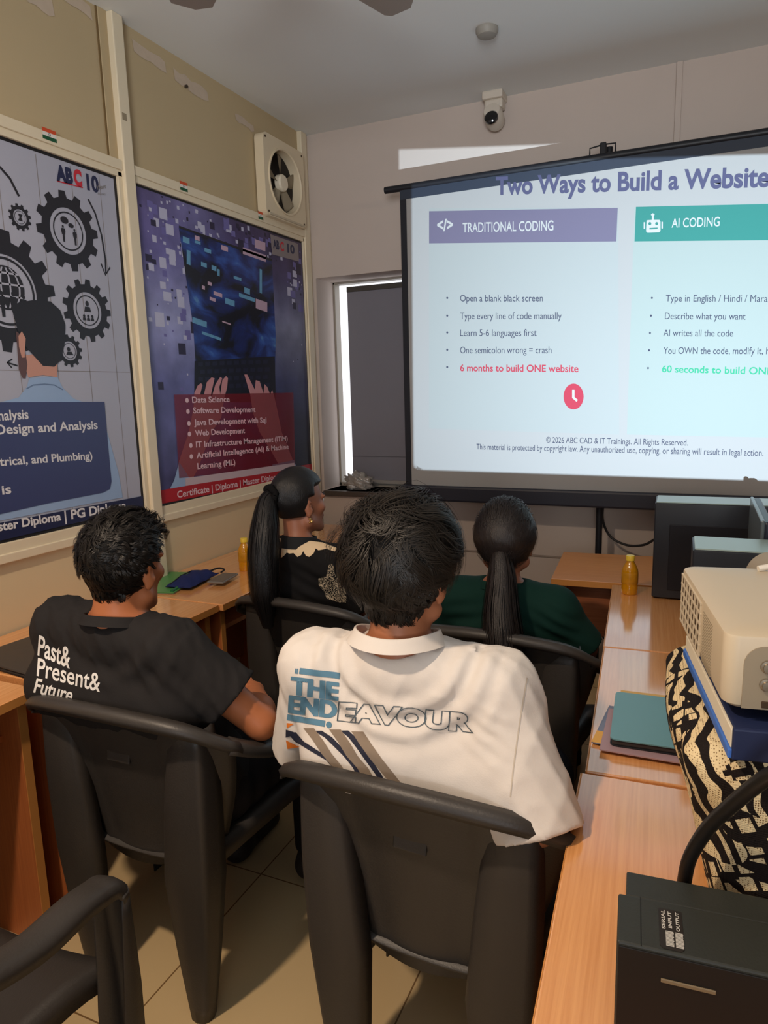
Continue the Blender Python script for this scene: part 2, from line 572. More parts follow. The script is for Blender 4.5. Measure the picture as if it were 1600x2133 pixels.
t = thing('security_camera', 'small white security camera with a black lens under the ceiling', 'camera', (-0.955, WY - 0.005, 2.80))
M_WHT = mat('white_plastic', srgb(206, 196, 182), 0.45, 0.4)
box('bracket', (-0.05, -0.10, 0.045), (0.05, 0.0, 0.082), M_WHT, t, 0.008)
box('mount_block', (-0.042, -0.085, 0.005), (0.046, -0.02, 0.05), M_WHT, t, 0.01)
lathe('body', [(0.001, -0.055), (0.034, -0.05), (0.045, -0.03), (0.045, 0.03), (0.038, 0.05), (0.001, 0.052)], M_WHT, t, 24, Matrix.Translation((0.005, -0.075, -0.035)) @ Matrix.Rotation(math.radians(68), 4, 'X'))
lathe('lens', [(0.032, 0.0), (0.032, 0.012), (0.025, 0.018), (0.001, 0.020)], mat('lens_black', srgb(14, 15, 18), 0.15, 0.6), t, 24, Matrix.Translation((0.005, -0.122, -0.052)) @ Matrix.Rotation(math.radians(68), 4, 'X'))

o = lathe('smoke_detector', [(0.001, 0.0), (0.044, 0.0), (0.044, -0.012), (0.036, -0.026), (0.022, -0.030), (0.001, -0.031)], mat('detector_plastic', srgb(150, 146, 138), 0.5), None, 28)
o.location = (-0.82, 2.93, CZ)
setp(o, 'round pale smoke detector on the ceiling', 'smoke detector')

# ceiling fan: the tips of two blades enter the picture at its top edge
HUB = Vector((-1.02, 1.55, 2.60))
t = thing('ceiling_fan', 'grey ceiling fan whose blade tips show at the top of the picture', 'ceiling fan', HUB)
M_CF = mat('fan_grey', srgb(140, 130, 122), 0.5)
lathe('motor', [(0.001, -0.05), (0.07, -0.045), (0.09, -0.02), (0.09, 0.02), (0.06, 0.05), (0.001, 0.055)], M_CF, t, 28)
lathe('rod', [(0.012, 0.05), (0.012, 0.22), (0.05, 0.235), (0.055, 0.28)], M_CF, t, 16)
for tip in ((-1.392, 1.822), (-0.842, 2.118), (-0.97, 0.95)):
    d = Vector((tip[0] - HUB.x, tip[1] - HUB.y, 0)); L = d.length; d.normalize(); w = Vector((-d.y, d.x, 0))
    bm = bmesh.new()
    pts = [d * (0.08) + w * 0.03, d * 0.16 + w * 0.055, d * (L - .02) + w * 0.062, d * L + w * 0.05, d * (L + .004) - w * 0.02, d * (L - .03) - w * 0.06, d * 0.16 - w * 0.05, d * 0.08 - w * 0.03]
    poly_on(bm, pts)
    r_ = bmesh.ops.extrude_face_region(bm, geom=bm.faces[:])
    bmesh.ops.translate(bm, vec=(0, 0, 0.006), verts=[g for g in r_['geom'] if isinstance(g, bmesh.types.BMVert)])
    from_bm('blade', bm, M_CF, t)

# ================================================================== PROJECTION SCREEN ON ITS STAND
SY = 3.35
M_SCR = mat('screen_fabric', srgb(158, 156, 154), 0.85, 0.1)
t = thing('projection_screen', 'large white projection screen with black borders on a tripod stand showing the slide', 'projection screen', (-0.425, SY, 0.0))
SX0, SX1, SZ0, SZ1 = -1.372, 0.522, 1.01, 2.462
LX = lambda x: x + 0.425
raw_b = box('canvas', (LX(SX0), 0.0, SZ0), (LX(SX1), 0.002, SZ1), M_SCR, t)
for xa, xb in ((LX(SX0) - 0.002, LX(SX0) + 0.030), (LX(SX1) - 0.030, LX(SX1) + 0.002)):
    box('side_border', (xa, -0.0008, SZ0), (xb, 0.003, SZ1), mat('border_black', srgb(24, 26, 34), 0.7), t)
box('top_border', (LX(SX0) - 0.002, -0.001, SZ1 - 0.05), (LX(SX1) + 0.002, 0.003, SZ1), mat('border_top', srgb(40, 48, 62), 0.6), t)
tube('top_bar', [(LX(SX0) - 0.085, 0.008, SZ1 + 0.006), (LX(SX1) + 0.085, 0.008, SZ1 + 0.006)], 0.016, mat('bar_black', srgb(26, 28, 34), 0.45), t, 14)
box('roller_case', (LX(SX0) - 0.025, -0.03, SZ0 - 0.078), (LX(SX1) + 0.03, 0.045, SZ0), mat('case_black', srgb(34, 35, 46), 0.45), t, 0.010)
tube('pole', [(0.02, 0.062, 0.10), (0.02, 0.062, 2.52)], 0.0155, M_BLACK, t, 14)
bm = bmesh.new()
bm_box(bm, (-0.012, -0.002, SZ1 + 0.01), (0.014, 0.03, SZ1 + 0.065), 0.004)
bm_tube(bm, [(-0.055, 0.01, SZ1 + 0.012), (-0.055, 0.01, SZ1 + 0.05), (0, 0.01, SZ1 + 0.058), (0.052, 0.01, SZ1 + 0.056), (0.052, 0.01, SZ1 + 0.012)], 0.0035, 8)
from_bm('hanger', bm, M_BLACK, t, auto=15)
for a in (100, 215, 325):
    ca, sa = math.cos(math.radians(a)), math.sin(math.radians(a))
    k = 0.18 if a == 100 else 0.42
    tube('tripod_leg', [(0.02 + 0.02 * ca, 0.062 + 0.02 * sa, 0.32), (0.02 + k * 0.9 * ca, 0.062 + k * sa, 0.012)], 0.011, M_BLACK, t, 10)

# the slide's projected light, painted as coloured shapes flat on the canvas
SLIDE_PLANE = ((0, SY - 0.0012, 0), (1, 0, 0), (0, 0, 1))


def sp(px, py):
    p = ony(px, py, SY); return (p.x, p.z)


def slide_poly(name, pix, M, d=0.0006):
    bm = bmesh.new()
    poly_on(bm, [(sp(*q)[0], SY - d, sp(*q)[1]) for q in pix])
    return from_bm(name, bm, M, t, world=True)


M_INK = mat('slide_beam_dark', srgb(64, 66, 84), 0.8, 0.1)
M_BEAMT = mat('slide_beam_title', srgb(80, 80, 106), 0.8, 0.1)
M_BEAMR = mat('slide_red', srgb(168, 58, 74), 0.8, 0.1)
M_BEAMG = mat('slide_green', srgb(54, 152, 116), 0.8, 0.1)
M_BEAMW = mat('slide_white', srgb(176, 176, 174), 0.8, 0.1)
M_MAUVE = mat('slide_mauve', srgb(106, 100, 120), 0.8, 0.1)
M_TEAL = mat('slide_teal', srgb(56, 122, 114), 0.8, 0.1)
M_CARD = mat('slide_card', srgb(154, 157, 155), 0.8, 0.15)
M_CARD2 = mat('slide_card_green', srgb(150, 159, 155), 0.8, 0.15)
slide_poly('slide_card', [(894, 434), (1288, 432), (1290, 905), (894, 893)], M_CARD, 0.0004)
slide_poly('slide_card', [(1322, 432), (1640, 422), (1640, 912), (1306, 905)], M_CARD2, 0.0004)
slide_poly('slide_header', [(894, 440), (1287, 433), (1284, 503), (894, 507)], M_MAUVE)
slide_poly('slide_header', [(1325, 431), (1640, 424), (1640, 500), (1322, 503)], M_TEAL)


def line(s, a, b, capx, bold=0.012):
    """Text from pixel baseline start a to baseline end b with a capital height of capx pixels."""
    A, B = sp(*a), sp(*b)
    C_ = sp(a[0], a[1] - capx)
    w = math.hypot(B[0] - A[0], B[1] - A[1])
    return (s, A, w, C_[1] - A[1], bold, math.atan2(B[1] - A[1], B[0] - A[0]))


flat_text('slide_title', [line('Two Ways to Build a Website', (1033, 405), (1602, 388), 36, 0.03)], M_BEAMT, t, SLIDE_PLANE)
flat_text('slide_heading', [line('TRADITIONAL CODING', (964, 484), (1153, 480), 20, 0.01)], M_BEAMW, t, SLIDE_PLANE)
flat_text('slide_heading', [line('AI CODING', (1399, 474), (1499, 471), 19, 0.01)], M_BEAMW, t, SLIDE_PLANE)
L1 = [('Open a blank black screen', 628, 1131), ('Type every line of code manually', 665, 1170), ('Learn 5-6 languages first', 700, 1118), ('One semicolon wrong = crash', 736, 1149)]
flat_text('slide_text', [line(s, (959, y), (x1, y), 14, 0.0) for s, y, x1 in L1] + [line('•', (930, y), (934, y), 13, 0.0) for y in (627, 664, 699, 735, 771)], M_INK, t, SLIDE_PLANE)
flat_text('slide_text', [line('6 months to build ONE website', (959, 773), (1205, 775), 14, 0.015)], M_BEAMR, t, SLIDE_PLANE)
L2 = [('Type in English / Hindi / Marathi', 1387, 628, 1618), ('Describe what you want', 1385, 665, 1553), ('AI writes all the code', 1382, 700, 1527), ('You OWN the code, modify it, host it', 1382, 737, 1640)]
flat_text('slide_text', [line(s, (x0, y), (x1, y + 1), 14, 0.0) for s, x0, y, x1 in L2] + [line('•', (x, y), (x + 4, y), 13, 0.0) for x, y in ((1356, 627), (1354, 664), (1352, 700), (1350, 736), (1348, 773))], M_INK, t, SLIDE_PLANE)
flat_text('slide_text', [line('60 seconds to build ONE website', (1379, 775), (1690, 782), 14, 0.015)], M_BEAMG, t, SLIDE_PLANE)
flat_text('slide_text', [line('© 2026 ABC CAD & IT Trainings. All Rights Reserved.', (1138, 922), (1433, 928), 12, 0.0),
                         line('This material is protected by copyright law. Any unauthorized use, copying, or sharing will result in legal action.', (993, 936), (1590, 950), 12, 0.0)], M_INK, t, SLIDE_PLANE)
# clock, code and robot pictograms
c0 = (1195, 826)
slide_poly('slide_clock', [(c0[0] + 21 * math.cos(2 * PI * k / 32), c0[1] + 27 * math.sin(2 * PI * k / 32)) for k in range(32)], M_BEAMR)
slide_poly('slide_clock_hand', [(1192, 812), (1197, 812), (1197, 827), (1204, 833), (1201, 837), (1192, 829)], M_BEAMW, 0.0011)
flat_text('slide_code_icon', [line('</>', (911, 481), (944, 480), 24, 0.03)], M_BEAMW, t, SLIDE_PLANE)
slide_poly('slide_robot_icon', [(1347, 459), (1358, 458), (1358, 450), (1356, 447), (1360, 444), (1364, 447), (1362, 450), (1362, 458), (1374, 458), (1376, 462), (1376, 481), (1373, 484), (1349, 485), (1346, 482)], M_BEAMW, 0.0011)
slide_poly('slide_robot_ear', [(1341, 463), (1344, 463), (1344, 477), (1341, 477)], M_BEAMW, 0.0011)
slide_poly('slide_robot_ear', [(1378, 462), (1381, 462), (1381, 476), (1378, 476)], M_BEAMW, 0.0011)
for ex in (1354, 1368):
    slide_poly('slide_robot_eye', [(ex + 3 * math.cos(2 * PI * k / 12), 466 + 3.4 * math.sin(2 * PI * k / 12)) for k in range(12)], M_TEAL, 0.0016)
slide_poly('slide_robot_mouth', [(1353, 475), (1370, 474), (1370, 477), (1353, 478)], M_TEAL, 0.0016)
o = tube('loose_cable', spline([(-0.385, 3.42, 0.98), (-0.395, 3.46, 0.86), (-0.36, 3.48, 0.77), (-0.28, 3.46, 0.735), (-0.20, 3.42, 0.75), (-0.135, 3.36, 0.80), (-0.08, 3.30, 0.80), (-0.02, 3.28, 0.765)], 8), 0.006, mat('cable_grey', srgb(38, 36, 38), 0.5), None, 8)
setp(o, 'dark cable drooping from the screen stand to behind the computer', 'cable')

# ================================================================== POSTERS ON THE LEFT WALL
PXW = WX + 0.004
WALL_PLANE = ((PXW, 0, 0), (0, 1, 0), (0, 0, 1))


def pp(px, py, d=0.0):
    p = onx(px, py, PXW); return Vector((PXW + d, p.y, p.z))


def wtext(name, lines, M, parent, d=0.003):
    """lines: (string, baseline start pixel, baseline end pixel, capital height in pixels, bold)."""
    out = []
    for s, a, b, cap, bold in lines:
        A, B, C_ = pp(*a), pp(*b), pp(a[0], a[1] - cap)
        out.append((s, (A.y, A.z), math.hypot(B.y - A.y, B.z - A.z), C_.z - A.z, bold, math.atan2(B.z - A.z, B.y - A.y)))
    return flat_text(name, out, M, parent, ((PXW + d, 0, 0), (0, 1, 0), (0, 0, 1)))


def wpoly(name, pix, M, parent, d):
    bm = bmesh.new(); poly_on(bm, [pp(x, y, d) for x, y in pix])
    return from_bm(name, bm, M, parent, world=True)


def wpolys(name, plist, M, parent, d):
    bm = bmesh.new()
    for pix in plist: poly_on(bm, [pp(x, y, d) for x, y in pix])
    return from_bm(name, bm, M, parent, world=True)


def ring_bm(bm, c, r0, r1, d, n=48):
    for k in range(n):
        a, b = 2 * PI * k / n, 2 * PI * (k + 1) / n
        q = [(r0, a), (r1, a), (r1, b), (r0, b)]
        bm.faces.new([bm.verts.new((PXW + d, c.y + r * math.cos(x), c.z + r * math.sin(x))) for r, x in q])


def stroke_bm(bm, pix, w, d):
    P = [pp(x, y, d) for x, y in pix]
    L, Rr = [], []
    for i, p in enumerate(P):
        a, b = P[max(0, i - 1)], P[min(len(P) - 1, i + 1)]
        t_ = (b - a).normalized(); n_ = Vector((0, -t_.z, t_.y)) * w / 2
        L.append(bm.verts.new(p + n_)); Rr.append(bm.verts.new(p - n_))
    for i in range(len(P) - 1):
        bm.faces.new((L[i], L[i + 1], Rr[i + 1], Rr[i]))


M_EDGE = mat('poster_edge_black', srgb(26, 24, 28), 0.5)
M_PWHITE = mat('poster_white', srgb(172, 174, 190), 0.38, 0.4, noise=0.03, nscale=2)
M_PINK = mat('poster_ink', srgb(40, 39, 46), 0.4, 0.35)
M_PLINE = mat('poster_plank_line', srgb(140, 134, 136), 0.5)
M_NAVY = mat('poster_navy', srgb(36, 42, 76), 0.38, 0.4)
M_BLUEBOX = mat('poster_blue_box', srgb(62, 70, 112), 0.38, 0.4, noise=0.08, nscale=3)
M_SHIRTB = mat('poster_shirt_blue', srgb(150, 176, 212), 0.4, 0.35, noise=0.10, nscale=6)
M_PTXT = mat('poster_text_white', srgb(222, 222, 226), 0.4)
M_PSKIN = mat('poster_skin', srgb(198, 146, 130), 0.4)
M_PSKIN2 = mat('poster_skin_beard', srgb(96, 70, 70), 0.4)

t = thing('gears_poster', 'white wall poster of black gears and a man in a pale blue shirt', 'poster', (PXW, 1.0, 1.68))
P1 = (0.25, 2.150, 1.046, 2.313)
raw('border', [(PXW, P1[0], P1[2]), (PXW, P1[1], P1[2]), (PXW, P1[1], P1[3]), (PXW, P1[0], P1[3])], [(0, 1, 2, 3)], M_EDGE, t, world=True)
raw('sheet', [(PXW + .0006, P1[0], P1[2] + .012), (PXW + .0006, P1[1] - .018, P1[2] + .012), (PXW + .0006, P1[1] - .018, P1[3] - .012), (PXW + .0006, P1[0], P1[3] - .012)], [(0, 1, 2, 3)], M_PWHITE, t, world=True)
bm = bmesh.new()
for y in (1.50, 1.64, 1.79, 1.93, 2.06):
    ring = [(PXW + .001, y, P1[2] + .02), (PXW + .001, y + .0028, P1[2] + .02), (PXW + .001, y + .0028, P1[3] - .02), (PXW + .001, y, P1[3] - .02)]
    bm.faces.new([bm.verts.new(v) for v in ring])
zz = pp(150, 774).z
bm.faces.new([bm.verts.new(v) for v in ((PXW + .001, 0.3, zz), (PXW + .001, 2.13, zz), (PXW + .001, 2.13, zz + .0025), (PXW + .001, 0.3, zz + .0025))])
from_bm('plank_lines', bm, M_PLINE, t, world=True)


def gear(cpx, rpx, teeth, phase=0.0, hole=0.70, thin=0.52):
    c = pp(*cpx); R = abs(pp(cpx[0], cpx[1] - rpx).z - c.z)
    pts = []
    for k in range(teeth):
        for da, r in ((-.30, .83), (-.19, 1.0), (.19, 1.0), (.30, .83)):
            a = 2 * PI * (k + da) / teeth + phase
            pts.append((r * R * math.cos(a), r * R * math.sin(a)))
    bm = bmesh.new()
    poly_on(bm, [(PXW + .0014, c.y + a, c.z + b) for a, b in pts], [[(PXW + .0014, c.y + hole * .83 * R * math.cos(2 * PI * k / 40), c.z + hole * .83 * R * math.sin(2 * PI * k / 40)) for k in range(40)]])
    ring_bm(bm, c, thin * .86 * R, thin * .93 * R, .0014)
    from_bm('gear', bm, M_PINK, t, world=True)
    return c, R


def icon(polys, d=.0018):
    bm = bmesh.new()
    for kind, c, *a in polys:
        if kind == 'e':
            ry, rz = a
            poly_on(bm, [(PXW + d, c[0] + ry * math.cos(2 * PI * k / 16), c[1] + rz * math.sin(2 * PI * k / 16)) for k in range(16)])
        else:
            poly_on(bm, [(PXW + d, c[0] + x, c[1] + z) for x, z in a[0]])
    from_bm('pictogram', bm, M_PINK, t, world=True)


def figure(y, z, s):
    body = [(-.20, .30), (.20, .30), (.26, .10), (.20, -.28), (.13, -.28), (.11, -1.0), (-.11, -1.0), (-.13, -.28), (-.20, -.28), (-.26, .10)]
    return [('e', (y, z + .47 * s), .12 * s, .15 * s), ('p', (y, z), [(a * s, b * s) for a, b in body])]


c, R = gear((142, 482), 82, 12, 0.1)
icon(figure(c.y - .17 * R, c.z - .03 * R, .26 * R) + figure(c.y + .20 * R, c.z - .06 * R, .26 * R) + [('e', (c.y - .10 * R, c.z + .26 * R), .13 * R, .09 * R), ('e', (c.y + .10 * R, c.z + .16 * R), .09 * R, .06 * R)])
c, R = gear((182, 647), 65, 13, 0.0)
icon([('e', (c.y, c.z + .22 * R), .07 * R, .09 * R), ('p', (c.y, c.z), [(-.14 * R, -.04 * R), (.14 * R, -.04 * R), (.10 * R, .12 * R), (-.10 * R, .12 * R)])] + [q for k in (-1, 0, 1) for q in (('e', (c.y + k * .17 * R, c.z - .18 * R), .05 * R, .05 * R), ('p', (c.y + k * .17 * R, c.z - .32 * R), [(-.07 * R, 0), (.07 * R, 0), (.05 * R, .09 * R), (-.05 * R, .09 * R)]))])
c, R = gear((12, 607), 128, 14, 0.12, hole=.72, thin=.60)
g_ = [('p', (c.y, c.z + .06 * R), [(math.cos(a) * .36 * R, math.sin(a) * .36 * R) for a in [2 * PI * k / 32 for k in range(32)]])]
icon(g_)
bm = bmesh.new()
for k in (-.24, -.08, .08, .24):
    pts = [(c.y + k * R * math.sqrt(max(0, 1 - (z_ / .36) ** 2)) * 1.1, c.z + (.06 + z_) * R) for z_ in np.linspace(-.33, .33, 9)]
    for a, b in zip(pts, pts[1:]):
        bm.faces.new([bm.verts.new((PXW + .0022, a[0] - .003, a[1])), bm.verts.new((PXW + .0022, a[0] + .003, a[1])), bm.verts.new((PXW + .0022, b[0] + .003, b[1])), bm.verts.new((PXW + .0022, b[0] - .003, b[1]))])
for k in (-.14, .06, .24):
    w_ = math.sqrt(max(0, .36 ** 2 - (k - .0) ** 2)) * R
    bm.faces.new([bm.verts.new((PXW + .0022, c.y + a * w_, c.z + (.06 + k) * R + b)) for a, b in ((-1, -.003), (1, -.003), (1, .003), (-1, .003))])
from_bm('globe_lines', bm, M_PWHITE, t, world=True)
icon(figure(c.y - .1 * R, c.z - .16 * R, .26 * R) + figure(c.y + .12 * R, c.z - .16 * R, .28 * R) + figure(c.y + .32 * R, c.z - .18 * R, .26 * R), .0026)
c, R = gear((41, 453), 28, 12, 0.2)
icon([('p', (c.y, c.z), [(-.2 * R, -.25 * R), (.22 * R, -.25 * R), (.1 * R, 0), (.25 * R, .25 * R), (-.15 * R, .25 * R), (-.05 * R, 0)])])
c, R = gear((144, 731), 34, 12, 0.1)
icon([('e', (c.y - .05 * R, c.z + .1 * R), .12 * R, .14 * R), ('p', (c.y, c.z - .25 * R), [(-.28 * R, 0), (.28 * R, 0), (.16 * R, .2 * R), (-.16 * R, .2 * R)])])
bm = bmesh.new()
stroke_bm(bm, [(183, 415), (198, 445), (211, 490), (219, 540), (220, 570)], .0075, .0014)
stroke_bm(bm, [(210, 549), (219, 573), (229, 557)], .0065, .0014)
stroke_bm(bm, [(-30, 335), (0, 349), (20, 372), (39, 409)], .009, .0014)
stroke_bm(bm, [(36, 762), (14, 755)], .005, .0014)
stroke_bm(bm, [(25, 748), (14, 755), (24, 766)], .005, .0014)
from_bm('arrows', bm, M_PINK, t, world=True)
# the man seen from behind
wpoly('man_shirt', [(-40, 870), (0, 838), (38, 828), (55, 806), (60, 788), (118, 784), (130, 808), (152, 830), (205, 850), (224, 905), (246, 985), (255, 1036), (-40, 1092)], M_SHIRTB, t, .0022)
wpoly('man_neck', [(44, 740), (118, 735), (118, 786), (88, 781), (58, 786)], M_PSKIN, t, .0026)
wpoly('man_beard', [(32, 690), (46, 700), (56, 760), (52, 788), (46, 788), (38, 770)], M_PSKIN2, t, .0027)
wpoly('man_ear', [(37, 700), (44, 690), (52, 705), (50, 745), (44, 745), (38, 722)], M_PSKIN, t, .0033)
wpoly('man_hair', [(22, 640), (38, 630), (70, 625), (104, 628), (124, 646), (135, 676), (134, 712), (126, 750), (112, 764), (88, 762), (66, 738), (52, 722), (47, 696), (36, 690), (30, 668)], M_PINK, t, .0030)
bm = bmesh.new(); stroke_bm(bm, [(54, 810), (68, 802), (92, 800), (112, 802), (130, 812)], .004, .0026)
from_bm('man_collar', bm, mat('poster_collar', srgb(104, 126, 160), 0.5), t, world=True)
# text panel and bottom band
wpoly('text_panel', [(-400, 840), (216, 837), (224, 930), (231, 1002), (228, 1018), (214, 1026), (100, 1048), (-60, 1084), (-400, 1160)], M_BLUEBOX, t, .0036)
wtext('panel_text', [('Analysis', (-24, 877), (58, 872), 21, .02), ('Design and Analysis', (-10, 905), (202, 893), 20.5, .02), ('(Mechanical, Electrical, and Plumbing)', (-215, 986), (191, 956), 20.5, .02), ('is', (3, 1030), (22, 1027), 19, .02)], M_PTXT, t, .0042)
wpoly('bottom_band', [(-400, 1172), (-60, 1100), (296, 1033), (297, 1056), (-60, 1140), (-400, 1220)], M_NAVY, t, .0036)
wtext('band_text', [('Master Diploma', (-38, 1112), (126, 1083), 19, .03), ('|', (134, 1085), (137, 1084), 22, .0), ('PG Diploma', (147, 1081), (262, 1060), 19, .03)], M_PTXT, t, .0042)
wtext('logo_letters', [('AB', (117, 374), (152, 383), 30, .06)], M_NAVY, t, .002)
wtext('logo_letters', [('C', (154, 383), (171, 388), 30, .06)], mat('poster_red', srgb(196, 44, 60), 0.4), t, .002)
bm = bmesh.new(); stroke_bm(bm, [(118, 377), (172, 391)], .004, .002); from_bm('logo_underline', bm, mat('poster_red', srgb(196, 44, 60), 0.4), t, world=True)
wtext('logo_letters', [('10', (181, 394), (206, 401), 31, .04)], M_NAVY, t, .002)
wtext('logo_script', [('Years', (200, 396), (220, 392), 9, .0), ('EXCELLENCE', (203, 405), (219, 407), 4, .0)], mat('poster_grey', srgb(130, 124, 118), 0.5), t, .0024)

# ---------------------------------------------------------------- second poster
def poster2_material():
    M = mat('poster_night', srgb(50, 46, 84), 0.36, 0.4)
    nt = M.node_tree; b = nt.nodes['Principled BSDF']
    tc = nt.nodes.new('ShaderNodeTexCoord')
    sep = nt.nodes.new('ShaderNodeSeparateXYZ'); nt.links.new(tc.outputs['Generated'], sep.inputs[0])
    rmp = nt.nodes.new('ShaderNodeValToRGB')
    e = rmp.color_ramp.elements
    e[0].position = 0.0; e[0].color = srgb(104, 100, 160)
    e[1].position = 1.0; e[1].color = srgb(26, 26, 46)
    x = e.new(0.28); x.color = srgb(128, 132, 190)
    x = e.new(0.5); x.color = srgb(40, 44, 92)
    nt.links.new(sep.outputs['Y'], rmp.inputs[0])
    r2 = nt.nodes.new('ShaderNodeValToRGB')
    e = r2.color_ramp.elements
    e[0].position = 0.12; e[0].color = srgb(18, 22, 42)
    e[1].position = 1.0; e[1].color = srgb(88, 70, 104)
    x = e.new(0.40); x.color = srgb(84, 92, 142)
    x = e.new(0.62); x.color = srgb(176, 180, 216)
    x = e.new(0.82); x.color = srgb(96, 84, 140)
    nt.links.new(sep.outputs['Z'], r2.inputs[0])
    mx = nt.nodes.new('ShaderNodeMix'); mx.data_type = 'RGBA'; mx.blend_type = 'MIX'
    mx.inputs[0].default_value = 0.5
    nt.links.new(rmp.outputs[0], mx.inputs[6]); nt.links.new(r2.outputs[0], mx.inputs[7])
    nz = nt.nodes.new('ShaderNodeTexNoise'); nz.inputs['Scale'].default_value = 7; nz.inputs['Detail'].default_value = 6
    nt.links.new(tc.outputs['Object'], nz.inputs['Vector'])
    m2 = nt.nodes.new('ShaderNodeMix'); m2.data_type = 'RGBA'; m2.blend_type = 'OVERLAY'; m2.inputs[0].default_value = 0.75
    nt.links.new(mx.outputs[2], m2.inputs[6]); nt.links.new(nz.outputs['Fac'], m2.inputs[7])
    nt.links.new(m2.outputs[2], b.inputs['Base Color'])
    return M


t = thing('laptop_poster', 'dark blue wall poster of hands typing on a laptop with red text panels', 'poster', (PXW, 2.86, 1.68))
P2 = (2.236, 3.504, 1.044, 2.313)
raw('border', [(PXW, P2[0], P2[2]), (PXW, P2[1], P2[2]), (PXW, P2[1], P2[3]), (PXW, P2[0], P2[3])], [(0, 1, 2, 3)], M_EDGE, t, world=True)
raw('sheet', [(PXW + .0006, P2[0] + .008, P2[2] + .012), (PXW + .0006, P2[1] - .008, P2[2] + .012), (PXW + .0006, P2[1] - .008, P2[3] - .010), (PXW + .0006, P2[0] + .008, P2[3] - .010)], [(0, 1, 2, 3)], poster2_material(), t, world=True)
rng = random.Random(3)
sets = {'pale': [], 'dark': [], 'mid': []}
for i in range(420):
    y = rng.uniform(P2[0] + .02, P2[1] - .03); z = 2.295 - abs(rng.gauss(0, .32))
    if z < 1.45: continue
    u = (y - P2[0]) / (P2[1] - P2[0])
    if .32 < u < .86 and z < 2.17: continue
    s = rng.choice((.008, .012, .018, .03, .045)) * rng.uniform(.8, 1.2)
    k = 'pale' if rng.random() < (.62 if u < .4 else .35) else rng.choice(('dark', 'mid'))
    if y + s > P2[1] - .012 or z + s > P2[3] - .012: continue
    sets[k].append((y, z, s, s * rng.uniform(.7, 1.1)))
for k, colr in (('pale', srgb(188, 188, 214)), ('mid', srgb(110, 104, 166)), ('dark', srgb(44, 38, 66))):
    bm = bmesh.new()
    for y, z, a, b in sets[k]:
        d = .001 + rng.random() * .0003
        bm.faces.new([bm.verts.new(v) for v in ((PXW + d, y, z), (PXW + d, y + a, z), (PXW + d, y + a, z + b), (PXW + d, y, z + b))])
    from_bm('pixel_squares', bm, mat('poster_pixel_' + k, colr, 0.4), t, world=True)
M_LAP = mat('poster_laptop', srgb(26, 27, 44), 0.34, 0.45)
nt = M_LAP.node_tree
tc = nt.nodes.new('ShaderNodeTexCoord'); mp = nt.nodes.new('ShaderNodeMapping'); mp.inputs['Scale'].default_value = (1, 4.2, 8)
nt.links.new(tc.outputs['Object'], mp.inputs[0])
nz = nt.nodes.new('ShaderNodeTexNoise'); nz.inputs['Scale'].default_value = 1.0; nz.inputs['Detail'].default_value = 7; nz.inputs['Distortion'].default_value = 0.6
nt.links.new(mp.outputs[0], nz.inputs['Vector'])
cr = nt.nodes.new('ShaderNodeValToRGB'); e = cr.color_ramp.elements
e[0].position = 0.42; e[0].color = srgb(22, 22, 34)
e[1].position = 0.78; e[1].color = srgb(120, 176, 206)
x = e.new(0.52); x.color = srgb(32, 46, 106)
x = e.new(0.64); x.color = srgb(52, 88, 168)
nt.links.new(nz.outputs['Fac'], cr.inputs[0]); nt.links.new(cr.outputs[0], nt.nodes['Principled BSDF'].inputs['Base Color'])
wpoly('laptop_screen', [(372, 475), (566, 541), (574, 700), (572, 800), (410, 800), (402, 680)], M_LAP, t, .0014)
rs = [[(x + dx, y + dy) for dx, dy in ((0, 0), (w, w * .35), (w, w * .35 + h), (0, h))] for x, y, w, h in ((380, 492, 14, 12), (405, 500, 12, 6), (425, 516, 14, 8), (418, 545, 12, 9), (440, 552, 10, 10), (452, 560, 5, 14), (388, 520, 8, 30), (497, 610, 34, 8), (508, 598, 12, 12), (468, 620, 20, 12), (400, 660, 30, 12), (420, 690, 40, 6), (540, 560, 5, 50), (486, 574, 16, 6))]
wpolys('cyan_lights', rs, mat('poster_cyan', srgb(104, 160, 196), 0.4, noise=0.3, nscale=30), t, .0022)
rs = [[(x + dx, y + dy) for dx, dy in ((0, 0), (w, w * .35), (w, w * .35 + h), (0, h))] for x, y, w, h in ((432, 586, 8, 7), (436, 618, 12, 7), (420, 594, 6, 8), (444, 606, 18, 8), (532, 622, 24, 20), (505, 515, 48, 14), (530, 498, 22, 18), (405, 490, 10, 9), (460, 510, 14, 10), (462, 668, 18, 3))]
wpolys('pink_lights', rs, mat('poster_pinklight', srgb(196, 166, 186), 0.4), t, .0024)
wpolys('black_band', [[(372, 470), (450, 498), (450, 502), (372, 475)], [(450, 498), (566, 540), (566, 545), (450, 503)]], M_PINK, t, .0024)
wpoly('keyboard', [(405, 752), (572, 742), (574, 838), (404, 838)], mat('poster_keyboard', srgb(22, 24, 40), 0.4), t, .0016)
kb = [[(412 + 15 * i + (r % 2) * 4, 754 + 16 * r - i * .5), (422 + 15 * i + (r % 2) * 4, 753.6 + 16 * r - i * .5), (422 + 15 * i + (r % 2) * 4, 762 + 16 * r - i * .5), (412 + 15 * i + (r % 2) * 4, 762.5 + 16 * r - i * .5)] for r in range(4) for i in range(10)]
wpolys('keys', kb, mat('poster_keys', srgb(34, 36, 60), 0.4), t, .0019)
M_HAND = mat('poster_hand', srgb(206, 146, 150), 0.4, noise=0.08, nscale=12)
